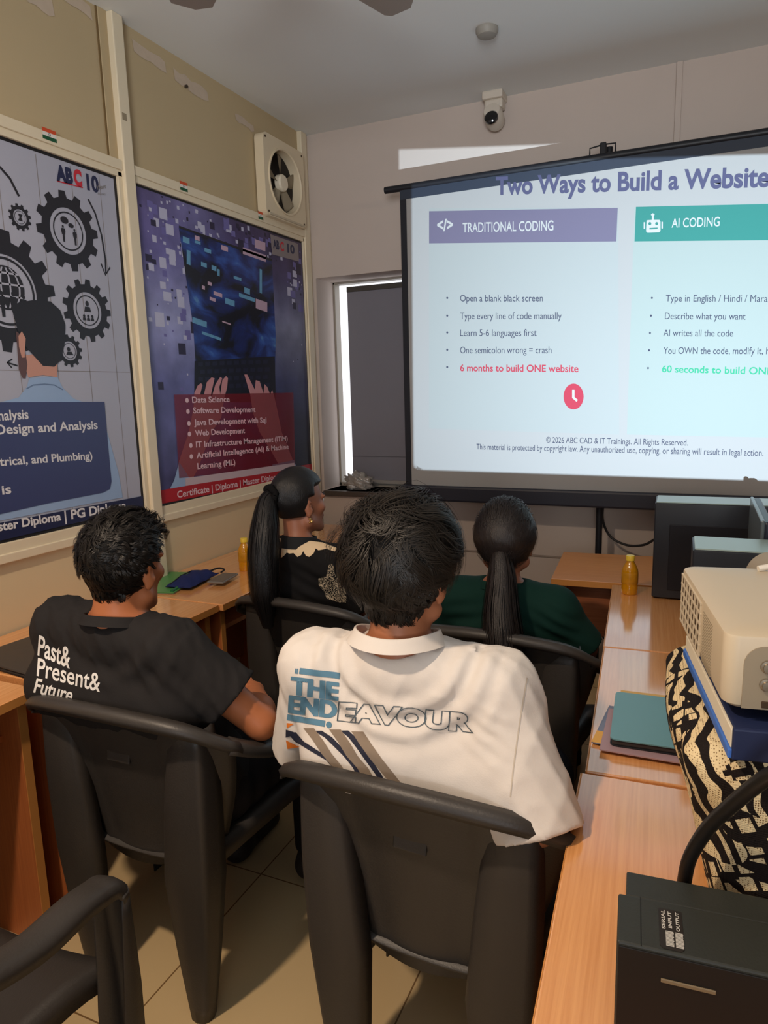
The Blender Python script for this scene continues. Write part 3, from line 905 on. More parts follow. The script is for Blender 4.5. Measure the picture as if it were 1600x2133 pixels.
wpolys('hands', [[(404, 818), (411, 803), (418, 798), (421, 802), (416, 822), (424, 822), (430, 796), (440, 786), (446, 788), (438, 824), (441, 824), (448, 800), (458, 785), (462, 788), (456, 806), (458, 822), (462, 792), (470, 783), (474, 788), (472, 808), (466, 830), (460, 870), (440, 900), (410, 980), (396, 1004), (368, 1008), (372, 960), (392, 900), (402, 850)],
                 [(508, 780), (514, 780), (524, 800), (530, 812), (532, 792), (540, 794), (548, 820), (550, 800), (556, 806), (562, 822), (566, 812), (570, 824), (576, 850), (586, 900), (602, 940), (612, 965), (580, 968), (570, 950), (540, 900), (526, 860), (520, 820)]], M_HAND, t, .0026)
wpolys('cuffs', [[(362, 1000), (372, 962), (398, 1002), (396, 1012), (352, 1020)], [(566, 968), (612, 958), (616, 972), (570, 984)]], M_SHIRTB, t, .0028)
wpoly('text_panel', [(361, 822), (610, 818), (614, 968), (372, 996)], mat('poster_red_panel', srgb(140, 22, 38), 0.38, alpha=0.56), t, .0034)
wpoly('pale_strip', [(385, 996), (612, 964), (613, 976), (385, 1012)], mat('poster_pale_strip', srgb(200, 180, 188), 0.4), t, .0038)
LT = [('Data Science', 399, 839, 477, 837), ('Software Development', 401, 861, 531, 858), ('Java Development with Sql', 403, 886, 554, 880), ('Web Development', 405, 908, 509, 902), ('IT Infrastructure Management (ITIM)', 407, 932, 598, 918), ('Artificial Intellegence (AI) & Machine', 408, 955, 600, 935), ('Learning (ML)', 410, 977, 489, 968)]
wtext('panel_text', [(s, (x0, y0), (x1, y1), 12.5, .02) for s, x0, y0, x1, y1 in LT], mat('poster_pinkish_text', srgb(226, 196, 204), 0.4), t, .0042)
icon_c = [pp(x, y) for x, y in ((388, 834), (390, 857), (392, 882), (393, 904), (396, 928), (397, 951))]
bm = bmesh.new()
for c in icon_c: poly_on(bm, [(PXW + .0042, c.y + .0115 * math.cos(2 * PI * k / 14), c.z + .0105 * math.sin(2 * PI * k / 14)) for k in range(14)])
from_bm('bullets', bm, mat('poster_pinkish_text', srgb(226, 196, 204), 0.4), t, world=True)
wpoly('bottom_band', [(330, 1022), (648, 966), (650, 988), (332, 1050)], mat('poster_band_red', srgb(176, 34, 46), 0.38), t, .0036)
wtext('band_text', [('Certificate | Diploma | Master Diploma | PG Diploma', (368, 1037), (640, 986), 14, .02)], mat('poster_pinkish_text', srgb(226, 196, 204), 0.4), t, .0042)
wpoly('logo_plate', [(562, 488), (620, 508), (622, 545), (566, 530)], mat('poster_logo_plate', srgb(140, 130, 132), 0.4), t, .0026)
wtext('logo_letters', [('AB', (568, 516), (581, 520), 17, .05), ('10', (598, 525), (613, 529), 17, .04)], M_NAVY, t, .003)
wtext('logo_letters', [('C', (583, 521), (591, 523), 17, .05)], mat('poster_red', srgb(196, 44, 60), 0.4), t, .003)

# flag stickers on the upper rail
for nm, (ya, za, yb) in (('flag sticker above the gears poster', (1.812, 2.345, 1.868)), ('flag sticker above the left end of the laptop poster', (2.488, 2.343, 2.536)), ('flag sticker on the rail just under the exhaust fan', (3.062, 2.343, 3.104))):
    FXX = FX + 0.0048
    t = thing('flag_sticker', 'small orange white and green ' + nm, 'sticker', (FXX, ya, za), 0, 'flag stickers on the poster rail')
    w, h = yb - ya, .036
    for k, (nm2, colr) in enumerate((('green_stripe', srgb(22, 84, 52)), ('white_stripe', srgb(226, 222, 214)), ('orange_stripe', srgb(206, 78, 40)))):
        raw(nm2, [(0, 0, h * k / 3), (0, w, h * k / 3), (0, w, h * (k + 1) / 3), (0, 0, h * (k + 1) / 3)], [(0, 1, 2, 3)], mat('flag_' + nm2, colr, 0.4), t)
    bm = bmesh.new()
    for k in range(20):
        a, b = 2 * PI * k / 20, 2 * PI * (k + 1) / 20
        bm.faces.new([bm.verts.new((.0006, w / 2 + r * math.cos(x), h / 2 + r * math.sin(x))) for r, x in ((.003, a), (.0045, a), (.0045, b), (.003, b))])
    from_bm('wheel_emblem', bm, M_NAVY, t)
o = box('wall_label', (FX + 0.0122, 2.178, 2.515), (FX + 0.0128, 2.200, 2.540), mat('label_grey', srgb(150, 136, 112), 0.5))
setp(o, 'tiny grey sticker on the cream post between the posters', 'sticker')

# ================================================================== DESKS
W_TOP = wood('laminate_top', srgb(236, 170, 108), srgb(218, 148, 88), 0.16, 'y')
b_ = W_TOP.node_tree.nodes['Principled BSDF']
b_.inputs['Coat Weight'].default_value = 1.0; b_.inputs['Coat Roughness'].default_value = 0.10; b_.inputs['Coat IOR'].default_value = 1.7
W_SIDE = wood('laminate_side', srgb(190, 112, 62), srgb(172, 96, 52), 0.4, 'z')
W_EDGE = mat('laminate_edge', srgb(206, 140, 74), 0.35, 0.4)
W_DARK = wood('laminate_panel', srgb(150, 92, 64), srgb(134, 80, 56), 0.4, 'x')


def desk(label, loc, rz, depth, length, edge_side=-1, group=None, shelf=True, ins=0.03, top_z=0.75):
    """Desk running along local +y from the origin; local x from 0 (aisle edge) to edge_side*-depth."""
    t = thing('computer_desk', label, 'desk', loc, rz, group)
    s = -edge_side
    X = lambda a: a * s
    lo = lambda a, b: (min(X(a), X(b)), max(X(a), X(b)))
    x = lo(0, depth)
    box('desk_top', (x[0], 0.001, top_z - 0.025), (x[1], length - 0.001, top_z), W_TOP, t, 0.003)
    xe = lo(-0.0012, 0.0005)
    box('edge_band', (xe[0], 0.002, top_z - 0.0245), (xe[1], length - 0.002, top_z - 0.001), W_EDGE, t)
    for y0 in (0.02, length - 0.045):
        x = lo(ins, depth - 0.03)
        p = box('side_panel', (x[0], y0, 0.0), (x[1], y0 + 0.025, top_z - 0.025), W_SIDE, t, 0.001)
        xb = lo(ins - 0.002, ins + 0.0005)
        box('edge_band', (xb[0], y0, 0.0), (xb[1], y0 + 0.025, top_z - 0.0255), W_EDGE, p)
    x = lo(depth - 0.06, depth - 0.042)
    box('back_panel', (x[0], 0.045, 0.25), (x[1], length - 0.045, top_z - 0.025), W_DARK, t, 0.001)
    if shelf:
        x = lo(0.10, depth - 0.06)
        box('keyboard_shelf', (x[0], 0.045, top_z - 0.15), (x[1], length - 0.045, top_z - 0.132), W_SIDE, t, 0.001)
    return t


# left row, along the wall
LX0 = -1.552
desk('wooden computer desk nearest the camera in the row by the left wall', (LX0 - 0.004, 0.47, 0), 0, 0.47, 0.735, 1, 'desks along the left wall')
desk('wooden desk under the gears poster carrying the black laptop', (LX0, 1.235, 0), 0, 0.47, 0.735, 1, 'desks along the left wall')
desk('wooden desk under the laptop poster carrying the green folder', (LX0 + 0.014, 1.975, 0), 0, 0.486, 0.735, 1, 'desks along the left wall')
desk('wooden desk in the far left corner below the window', (LX0 + 0.01, 2.715, 0), 0, 0.48, 0.735, 1, 'desks along the left wall')
# right row, slightly turned
RZ = math.radians(3.9)
desk('wooden desk under the black power unit at the near right', (-0.138, 0.56, 0), RZ * 0.75, 0.62, 0.745, -1, 'desks on the right of the aisle', shelf=False, ins=0.06)
desk('wooden desk on the right carrying the teal notebook', (-0.168, 1.310, 0), RZ, 0.62, 0.70, -1, 'desks on the right of the aisle', shelf=False, ins=0.06)
desk('wooden desk on the right between the teal notebook and the yellow bottle', (-0.217, 2.012, 0), RZ, 0.62, 0.675, -1, 'desks on the right of the aisle', shelf=False, ins=0.06)
t = thing('front_desk', 'wooden desk standing crossways below the projection screen', 'desk', (-0.497, 2.695, 0), RZ)
box('desk_top', (0, 0, 0.725), (1.25, 0.475, 0.75), wood('laminate_top_cross', srgb(206, 140, 88), srgb(190, 122, 72), 0.28, 'x'), t, 0.003)
box('edge_band', (0.001, -0.0012, 0.7255), (1.249, 0.0005, 0.749), W_EDGE, t)
for x0 in (0.035, 1.19):
    box('side_panel', (x0, 0.05, 0.36 if x0 < .1 else 0), (x0 + 0.022, 0.44, 0.725), W_SIDE, t, 0.001)
box('apron_panel', (0.057, 0.085, 0.50), (1.19, 0.103, 0.725), wood('laminate_apron', srgb(176, 108, 72), srgb(158, 94, 60), 0.4, 'x'), t, 0.001)
for x0 in (0.20, 1.10):
    box('leg', (x0, 0.20, 0.0), (x0 + 0.03, 0.23, 0.725), M_BLACK, t, 0.002)

# white wall socket below the desk row
t = thing('wall_socket', 'white wall socket below the desk with the green folder', 'socket', (WX + 0.001, 2.60, 0.29))
box('plate', (0, -0.045, -0.045), (0.012, 0.045, 0.045), M_WHT, t, 0.004)
for y in (-0.014, 0.014):
    box('pin_hole', (0.0118, y - 0.004, -0.004), (0.0124, y + 0.004, 0.004), M_BLACK, t)
box('rocker', (0.0118, -0.012, 0.018), (0.016, 0.012, 0.034), M_WHT, t, 0.002)

# ================================================================== PLASTIC CHAIRS
M_CHAIR = mat('chair_plastic', srgb(55, 51, 48), 0.45, 0.45, noise=0.06, nscale=4, bump=0.12, bscale=240)


def chair_rim(u):
    """Outline of back and arms seen from above; u from -1 (left front) to 1 (right front). Returns point on the rim and its outward direction."""
    s = 1 if u >= 0 else -1
    a = abs(u)
    key = [(0.0, 0.0, -0.235, 0.820), (0.18, 0.10, -0.228, 0.815), (0.36, 0.212, -0.205, 0.797), (0.50, 0.277, -0.145, 0.742), (0.62, 0.300, -0.055, 0.690), (0.76, 0.302, 0.05, 0.660), (0.90, 0.296, 0.15, 0.655), (1.0, 0.292, 0.20, 0.645)]
    for k0, k1 in zip(key, key[1:]):
        if a <= k1[0] + 1e-9:
            break
    i = key.index(k0)
    P = [Vector(key[max(0, min(len(key) - 1, j))][1:]) for j in (i - 1, i, i + 1, i + 2)]
    if i == 0: P[0] = Vector((-P[2].x, P[2].y, P[2].z))
    tt = (a - k0[0]) / (k1[0] - k0[0])
    f = lambda p0, p1, p2, p3, q: 0.5 * ((2 * p1) + (p2 - p0) * q + (2 * p0 - 5 * p1 + 4 * p2 - p3) * q * q + (3 * p1 - p0 - 3 * p2 + p3) * q ** 3)
    p = f(*P, tt); p2 = f(*P, min(tt + .02, 1.02))
    d = (p2 - p); d.z = 0; d.normalize()
    n = Vector((d.y, -d.x, 0))
    p.x *= s; n.x *= s
    return p, n


def grid_mesh(name, rows, M, parent, thick=0.0, sub=0, smooth=True):
    nr, nc = len(rows), len(rows[0])
    V = [v for r in rows for v in r]
    F = [(i * nc + j, i * nc + j + 1, (i + 1) * nc + j + 1, (i + 1) * nc + j) for i in range(nr - 1) for j in range(nc - 1)]
    o = raw(name, V, F, M, parent, smooth)
    if thick:
        md = o.modifiers.new('thickness', 'SOLIDIFY'); md.thickness = thick; md.offset = 0
    if sub:
        md = o.modifiers.new('round', 'SUBSURF'); md.levels = sub; md.render_levels = sub
    return o


def make_chair(label, loc, rz, group):
    t = thing('plastic_armchair', label, 'chair', loc, rz, group)
    # backrest: rolled lip, then a curved sheet narrowing down to the back edge of the seat
    US = np.linspace(-0.52, 0.52, 33)
    rows = []
    for k in range(17):
        row = []
        for u in US:
            p, n = chair_rim(u)
            if k == 0: q = p + n * 0.030 + Vector((0, 0, -0.024))
            elif k == 1: q = p + n * 0.034 + Vector((0, 0, -0.010))
            elif k == 2: q = p + n * 0.024 + Vector((0, 0, 0.001))
            elif k == 3: q = p + n * 0.008 + Vector((0, 0, 0.001))
            elif k == 4: q = p + Vector((0, 0, -0.010))
            else:
                f = (k - 4) / 12
                zb = 0.375 + 0.028 * (u / .52) ** 2
                z = (p.z - 0.01) * (1 - f) + zb * f
                w = 1 - 0.36 * f ** 1.2
                x = p.x * w
                y = p.y + 0.075 * f + 0.012 * math.sin(PI * f)
                q = Vector((x, y, z))
                # shallow pressed recess in the middle panel
                lim = 0.15 - 0.055 * f
                e = max(0, min(1, (lim - abs(x)) / 0.02)) * max(0, min(1, f / .08)) * max(0, min(1, (1.0 - f) / .05))
                q.y += 0.009 * e
            row.append(q)
        rows.append(row)
    bk = grid_mesh('backrest', rows, M_CHAIR, t, 0.0055)
    # embossed makers plate on the rear face
    box('embossed_plate', (-0.034, -0.003, -0.018), (0.034, 0.004, 0.018), M_CHAIR, bk, 0.003, mtx=Matrix.Translation((0, -0.1945, 0.675)) @ Matrix.Rotation(math.radians(-9), 4, 'X'))
    # armrests: arched strip from the back corner to the front bend
    for s in (-1, 1):
        rows = []
        path = [chair_rim(s * u) for u in np.linspace(0.50, 1.0, 22)]
        P = [p.copy() for p, n in path]; Nn = [n.copy() for p, n in path]
        for a in np.linspace(0.15, 1.0, 9):     # bend down towards the front leg
            ang = a * math.radians(78)
            P.append(Vector((s * 0.292, 0.20 + 0.055 * math.sin(ang), 0.645 - 0.055 * (1 - math.cos(ang))))); Nn.append(Vector((s, 0, 0)))
        for i, (p, n) in enumerate(zip(P, Nn)):
            a, b = P[max(0, i - 1)], P[min(len(P) - 1, i + 1)]
            tg = (b - a).normalized()
            up = n.cross(tg); up = up if up.z > -0.2 and (up.z > 0 or up.y > 0) else -up
            f = min(1, i / 8)
            prof = [(-0.036 * f - 0.0 * (1 - f), -0.026), (-0.034 * f, -0.010), (-0.022 * f, 0.0), (0.0, 0.003), (0.018, 0.001), (0.030, -0.008), (0.032, -0.026)]
            rows.append([p + n * x + up * z for x, z in prof])
        grid_mesh('armrest', rows, M_CHAIR, t, 0.005)
        # front leg: the arm strip turns down and runs to the floor as a channel open towards the back
        rows = []
        for k in range(13):
            f = k / 12
            z = 0.612 * (1 - f)
            yc = 0.252 + 0.012 * min(1, f * 3); xc = s * (0.292 - 0.004 * f)
            w = 1.0 - 0.22 * f
            dp = 0.026 + 0.030 * min(1, f * 2.5)
            prof = [(-0.036 * w, -dp), (-0.034 * w, -0.010), (-0.022 * w, 0.0), (0.0, 0.003), (0.018 * w, 0.001), (0.030 * w, -0.008), (0.032 * w, -dp)]
            rows.append([Vector((xc + s * x, yc + y, z)) for x, y in prof])
        grid_mesh('leg', rows, M_CHAIR, t, 0.005)
        # rear leg: wide flat-faced channel that starts under the lip and runs to the floor
        rows = []
        for k in range(19):
            f = k / 18
            z = 0.772 * (1 - f)
            it = lambda v: float(np.interp(f, (0, .25, .5, .75, 1), v))
            yb = it((-.198, -.206, -.206, -.198, -.186))
            xo = it((.238, .238, .230, .212, .188))
            xi = it((.150, .126, .108, .120, .136))
            sd = it((.060, .080, .085, .064, .040))
            r = 0.016
            prof = [(xi - .004, yb + .040), (xi, yb + .012), (xi + .010, yb + .001), ((xi + xo) / 2, yb - .003), (xo - r, yb)]
            for j in range(1, 4):
                a = math.radians(30 * j); prof.append((xo - r + r * math.sin(a), yb + r - r * math.cos(a)))
            prof += [(xo + .002, yb + sd * .6), (xo - .004, yb + sd)]
            rows.append([Vector((s * x, y, z)) for x, y in prof])
        grid_mesh('leg', rows, M_CHAIR, t, 0.005)
    # seat: dished, with a skirt
    rows = []
    for i in range(15):
        f = i / 14
        y = -0.165 + 0.43 * f
        hw = 0.185 + 0.055 * f
        row = []
        for j in range(-8, 9):
            g = j / 8
            z = 0.425 - 0.022 * (1 - abs(g) ** 2.2) + 0.012 * f - 0.018 * max(0, f - .82) / .18
            row.append(Vector((hw * g, y, z)))
        row = [row[0] + Vector((-.006, 0, -.045))] + row + [row[-1] + Vector((.006, 0, -.045))]
        rows.append(row)
    fr = [v + Vector((0, .008, -.05)) for v in rows[-1]]
    rows.append(fr)
    grid_mesh('seat', rows, M_CHAIR, t, 0.005)
    return t


CH = 'black plastic armchairs'
chair_w = make_chair('black plastic armchair under the man in the white printed shirt', (-0.442, 1.270, 0), math.radians(-2), CH)
chair_b = dup(chair_w, (-1.205, 1.315, 0), math.radians(1), 'black plastic armchair under the man in the black shirt')
chair_n = dup(chair_w, (-1.225, 0.585, 0), math.radians(2), 'empty black plastic armchair in the near left corner')
chair_g = dup(chair_w, (-1.190, 2.155, 0), math.radians(-5), 'black plastic armchair under the woman in the black and cream dress')
chair_d = dup(chair_w, (-0.500, 2.085, 0), math.radians(-3), 'black plastic armchair under the woman in dark green')

# ================================================================== PROJECTOR AND WHAT IT STANDS ON
M_PROJ = mat('projector_ivory', srgb(196, 180, 154), 0.45, 0.4)
M_PROJD = mat('projector_recess', srgb(150, 136, 114), 0.5, 0.35)
M_HOLE = mat('vent_dark', srgb(70, 56, 42), 0.8, 0.1)
PRZ = math.radians(9.5)
PL = (0.041, 0.834, 1.131)                 # near left bottom corner of the body
t = thing('projector', 'ivory projector with a vented side standing on a blue book', 'projector', PL, PRZ)
PWD, PLN, PHT = 0.305, 0.314, 0.089
outline = []
for cx, cy, a0, r in ((PWD - .03, PLN - .03, 0, .03), (.02, PLN - .02, 90, .02), (.016, .016, 180, .016), (PWD - .03, .03, 270, .03)):
    for k in range(7):
        a = math.radians(a0 + 15 * k); outline.append((cx + r * math.cos(a), cy + r * math.sin(a)))
bm = bmesh.new()
n = len(outline)
cen = Vector((PWD / 2, PLN / 2, 0))
lv = [(0.0, 0.94), (0.006, 0.985), (0.02, 1.0), (PHT - .004, 1.0), (PHT - .0012, 0.994), (PHT, 0.98), (PHT + .003, 0.80), (PHT + .005, 0.35)]
rings = []
for z, s in lv:
    rings.append([bm.verts.new(((x - cen.x) * s + cen.x, (y - cen.y) * (1 - (1 - s) * 1.0) + cen.y, z)) for x, y in outline])
for a, b in zip(rings, rings[1:]):
    for k in range(n): bm.faces.new((a[k], a[(k + 1) % n], b[(k + 1) % n], b[k]))
bm.faces.new(rings[0][::-1]); bm.faces.new(rings[-1])
from_bm('body', bm, M_PROJ, t, auto=35)
# exhaust grille: rows of openings in the left side, with fine slits beside it
bm = bmesh.new()
for i in range(7):
    for j in range(5):
        y0 = 0.145 + i * 0.0214; z0 = 0.0115 + j * 0.0142
        bm_box(bm, (-0.0008, y0, z0), (0.003, y0 + 0.0165, z0 + 0.0105))
from_bm('vent_openings', bm, M_HOLE, t)
bm = bmesh.new()
for i in range(8): bm_box(bm, (-0.0024, 0.1416 + i * 0.0214, 0.008), (0.001, 0.1448 + i * 0.0214, 0.0825), 0.0006)
for j in range(6): bm_box(bm, (-0.0024, 0.141, 0.0078 + j * 0.0142), (0.001, 0.297, 0.0113 + j * 0.0142), 0.0006)
from_bm('vent_grille', bm, M_PROJ, t)
bm = bmesh.new()
for j in range(19): bm_box(bm, (-0.0004, 0.070, 0.009 + j * 0.0036), (0.002, 0.128, 0.0103 + j * 0.0036))
from_bm('fine_slits', bm, M_PROJD, t)
# rear panel with jacks
pts = [(0.020, 0.004)]
for k in range(7):
    a = math.radians(180 - 15 * k); pts.append((0.042 + .022 * math.cos(a), 0.056 + .022 * math.sin(a)))
pts += [(0.285, 0.078), (0.285, 0.004)]
extrude_poly('connector_panel', pts, 0.0012, M_PROJD, t, plane=((0, -0.0004, 0), (1, 0, 0), (0, 0, 1)))
for z in (0.055, 0.034):
    lathe('jack', [(0.001, 0), (0.0075, 0), (0.0075, 0.003), (0.0055, 0.004), (0.0055, 0.007), (0.001, 0.0072)], mat('jack_metal', srgb(150, 140, 124), 0.3, metal=0.7), t, 16, Matrix.Translation((0.044, -0.0015, z)) @ Matrix.Rotation(PI / 2, 4, 'X'))
box('socket_block', (0.0535, -0.003, 0.022), (0.110, 0, 0.068), mat('socket_brown', srgb(96, 66, 44), 0.5), t, 0.001)
box('port_row', (0.040, -0.003, 0.006), (0.120, 0, 0.014), M_HOLE, t, 0.001)
for x, y in ((0.08, 0.025), (0.25, 0.025), (0.06, 0.27), (0.25, 0.27)):
    lathe('foot', [(0.001, -0.0115), (0.010, -0.0115), (0.014, 0.0), (0.001, 0.001)], M_PROJ, t, 16, Matrix.Translation((x, y, 0.0)))
# lens barrel; its mask shapes the beam
LENS_C = Matrix.Translation(Vector(PL)) @ Matrix.Rotation(PRZ, 4, 'Z')
LI = LENS_C.inverted()
tube('carry_cable', spline([(0.10, 0.285, 0.0955), (0.13, 0.29, 0.100), (0.19, 0.285, 0.106), (0.26, 0.27, 0.100), (0.318, 0.26, 0.04)], 8), 0.0045, mat('cable_white', srgb(226, 218, 204), 0.45), t, 10)
lamp_l = LI @ PROJ_LAMP
y_mask = PLN + 0.050
corners = [Vector((-1.478, 3.6, 2.726)), Vector((0.62, 3.35, 2.333)), Vector((0.62, 3.35, 1.074)), Vector((-1.330, 3.35, 1.090))]
hole = []
for c in corners:
    q = LI @ c
    k = (y_mask - lamp_l.y) / (q.y - lamp_l.y)
    hole.append((lamp_l.x + (q.x - lamp_l.x) * k, lamp_l.z + (q.z - lamp_l.z) * k))
cx, cz = lamp_l.x, lamp_l.z
disc = [(cx + 0.0345 * math.cos(2 * PI * k / 36), cz + 0.0345 * math.sin(2 * PI * k / 36)) for k in range(36)]
extrude_poly('lens_mask', disc, 0.001, M_BLACK, t, plane=((0, y_mask, 0), (1, 0, 0), (0, 0, 1)), holes=[hole])
bm = bmesh.new()
bm_lathe(bm, [(0.0375, PLN - 0.004), (0.0375, y_mask + 0.002), (0.0343, y_mask + 0.002), (0.0343, PLN - 0.004), (0.0375, PLN - 0.004)], 36, Matrix.Translation((cx, 0, cz)) @ Matrix.Rotation(-PI / 2, 4, 'X'), cap=False)
from_bm('lens_barrel', bm, M_PROJD, t, auto=40)

t = thing('book', 'thick book with navy cover and white pages under the projector', 'book', (0.049, 0.816, 1.081), PRZ)
M_NAVYB = mat('book_navy', srgb(28, 38, 72), 0.5, 0.35)
M_BLUEB = mat('book_blue', srgb(62, 108, 190), 0.5, 0.35)
box('cover', (0.0, 0.0, 0.0), (0.24, 0.315, 0.012), M_BLUEB, t, 0.002)
box('pages', (0.003, 0.003, 0.012), (0.238, 0.312, 0.034), mat('book_pages', srgb(222, 212, 190), 0.7), t, 0.001)
box('spine', (0.004, -0.003, 0.0), (0.24, 0.004, 0.0375), M_NAVYB, t, 0.002)
box('cover', (0.0055, 0.0, 0.034), (0.24, 0.312, 0.0378), M_NAVYB, t, 0.0012)


def bag_material():
    M = mat('knitted_pattern', srgb(28, 22, 20), 0.85, 0.15)
    nt = M.node_tree; b = nt.nodes['Principled BSDF']
    N = nt.nodes.new; Lk = nt.links.new
    tc = N('ShaderNodeTexCoord')
    mp = N('ShaderNodeMapping'); mp.inputs['Rotation'].default_value = (0.5, 0.35, 0.3)
    Lk(tc.outputs['Object'], mp.inputs[0])
    wv = N('ShaderNodeTexWave'); wv.inputs['Scale'].default_value = 13; wv.inputs['Distortion'].default_value = 6.5; wv.inputs['Detail'].default_value = 1.2; wv.inputs['Detail Scale'].default_value = 1.6
    Lk(mp.outputs[0], wv.inputs['Vector'])
    st = N('ShaderNodeMath'); st.operation = 'GREATER_THAN'; st.inputs[1].default_value = 0.52
    Lk(wv.outputs['Fac'], st.inputs[0])
    ck = N('ShaderNodeTexVoronoi'); ck.distance = 'CHEBYCHEV'; ck.inputs['Scale'].default_value = 44; ck.inputs['Randomness'].default_value = 0.35
    Lk(mp.outputs[0], ck.inputs['Vector'])
    lt = N('ShaderNodeMath'); lt.operation = 'LESS_THAN'; lt.inputs[1].default_value = 0.36
    Lk(ck.outputs['Distance'], lt.inputs[0])
    nz = N('ShaderNodeTexNoise'); nz.inputs['Scale'].default_value = 7; Lk(tc.outputs['Object'], nz.inputs['Vector'])
    sel = N('ShaderNodeMath'); sel.operation = 'GREATER_THAN'; sel.inputs[1].default_value = 0.50
    Lk(nz.outputs['Fac'], sel.inputs[0])
    mx = N('ShaderNodeMix'); mx.data_type = 'FLOAT'
    Lk(sel.outputs[0], mx.inputs[0]); Lk(st.outputs[0], mx.inputs[2]); Lk(lt.outputs[0], mx.inputs[3])
    # stitch holes
    dots = N('ShaderNodeTexVoronoi'); dots.inputs['Scale'].default_value = 340; dots.inputs['Randomness'].default_value = 0.25
    Lk(tc.outputs['Object'], dots.inputs['Vector'])
    dl = N('ShaderNodeMath'); dl.operation = 'GREATER_THAN'; dl.inputs[1].default_value = 0.30
    Lk(dots.outputs['Distance'], dl.inputs[0])
    cream = N('ShaderNodeMix'); cream.data_type = 'RGBA'
    cream.inputs[6].default_value = srgb(120, 92, 60); cream.inputs[7].default_value = srgb(226, 204, 160)
    Lk(dl.outputs[0], cream.inputs[0])
    out = N('ShaderNodeMix'); out.data_type = 'RGBA'
    out.inputs[6].default_value = srgb(30, 24, 22)
    Lk(mx.outputs[0], out.inputs[0]); Lk(cream.outputs[2], out.inputs[7])
    Lk(out.outputs[2], b.inputs['Base Color'])
    bp = N('ShaderNodeBump'); bp.inputs['Strength'].default_value = 0.5; bp.inputs['Distance'].default_value = 0.002
    Lk(dots.outputs['Distance'], bp.inputs['Height']); Lk(bp.outputs[0], b.inputs['Normal'])
    return M


# knitted bag: a full soft bag, wide at the top, sitting on the desk
t = thing('knitted_bag', 'black and cream patterned knitted bag under the book and projector', 'bag', (0.190, 1.065, 0.752), 0.06)
M_BAG = bag_material()
rows = []
H_ = 0.326
prof = [(0.0, .70, .86), (0.02, .82, .93), (0.10, .88, .97), (0.20, 1.06, 1.0), (0.26, 1.22, 1.04), (0.295, 1.26, 1.04), (0.315, 1.16, 1.00), (0.326, 0.95, 0.94), (0.327, .5, .5), (0.327, .02, .02)]
nn = 56
for z, sx, sy in prof:
    row = []
    for k in range(nn + 1):
        a = 2 * PI * k / nn
        ca, sa = math.cos(a), math.sin(a)
        e = 0.42
        x = math.copysign(abs(ca) ** e, ca) * (np.interp(z, (0, .02, .10, .20, .265, .30, .318, .327), (.136, .148, .160, .182, .208, .214, .19, .15)) * min(1, sx / .8) if ca < 0 else 0.135 * min(1, sx))
        y = math.copysign(abs(sa) ** e, sa) * 0.205 * sy
        w = 0.006 * math.sin(5 * a + 22 * z) + 0.004 * math.sin(11 * a - 30 * z)
        if z > 0.32: w = 0
        row.append(Vector((x + w * ca, y + w * sa - 0.02 * (1 - z / H_), z)))
    rows.append(row)
fine = []
for i in range(len(rows) - 1):
    for f in ((0, .5) if i < 7 else (0,)):
        fine.append([a.lerp(b, f) for a, b in zip(rows[i], rows[i + 1])])
fine.append(rows[-1])
bag = grid_mesh('body', fine, M_BAG, t, 0, 1)
M_CREAM = mat('crochet_cream', srgb(222, 200, 152), 0.85, 0.1, bump=0.6, bscale=300)
bag_tree_faces = None
# crochet flowers on the near side
for cy, cz, r in ((0.02, 0.21, 0.030), (0.06, 0.105, 0.030), (0.105, 0.245, 0.026)):
    bm = bmesh.new()
    for k in range(5):
        a0 = 2 * PI * k / 5 + .3
        px_, pz_ = cy + r * .95 * math.cos(a0), cz + r * .95 * math.sin(a0)
        ring = []
        for j in range(15):
            a = 2 * PI * j / 14
            lx, lz = r * .62 * math.cos(a), r * .42 * math.sin(a)
            x_ = px_ + lx * math.cos(a0) - lz * math.sin(a0); z_ = pz_ + lx * math.sin(a0) + lz * math.cos(a0)
            ring.append((x_, -0.2025 - 0.02 * (1 - z_ / H_) - 0.0055, z_))
        bm_tube(bm, ring, 0.0042, 6, False)
    from_bm('crochet_flower', bm, M_CREAM, t, smooth=True)
tube('rim_band', spline([(-0.02, -0.226, 0.055), (0.03, -0.228, 0.085), (0.10, -0.228, 0.095), (0.16, -0.215, 0.09)], 8), 0.007, M_CREAM, t, 8)

# ================================================================== BLACK POWER UNIT, CABLE, COMPUTERS
t = thing('power_unit', 'black boxy power unit with a white printed label at the near right', 'power unit', (-0.052, 0.690, 0.752), math.radians(4.5))
M_PU = mat('power_black', srgb(46, 48, 44), 0.48, 0.4, noise=0.08, nscale=20, bump=0.1, bscale=300)
M_PUD = mat('power_black_front', srgb(22, 19, 18), 0.5, 0.3)
bm = bmesh.new(); bm_box(bm, (0.0, 0.020, 0.0), (0.34, 0.098, 0.148), 0.0025)
from_bm('front_cover', bm, M_PU, t, auto=15)
bm = bmesh.new(); bm_box(bm, (0.009, 0.0985, 0.0), (0.33, 0.143, 0.1465), 0.002)
from_bm('rear_body', bm, M_PU, t, auto=15)
box('front_face', (0.002, 0.0185, 0.002), (0.338, 0.021, 0.1435), M_PUD, t, 0.0006)
box('side_groove', (0.0245, 0.021, 0.1478), (0.0255, 0.098, 0.1483), M_PUD, t)
box('front_slot', (0.046, 0.017, 0.112), (0.100, 0.019, 0.1165), mat('slot_metal', srgb(126, 110, 84), 0.4, 0.5), t, 0.0006)
LPL = ((0.0, 0.0, 0.1487), (1, 0, 0), (0, 1, 0))
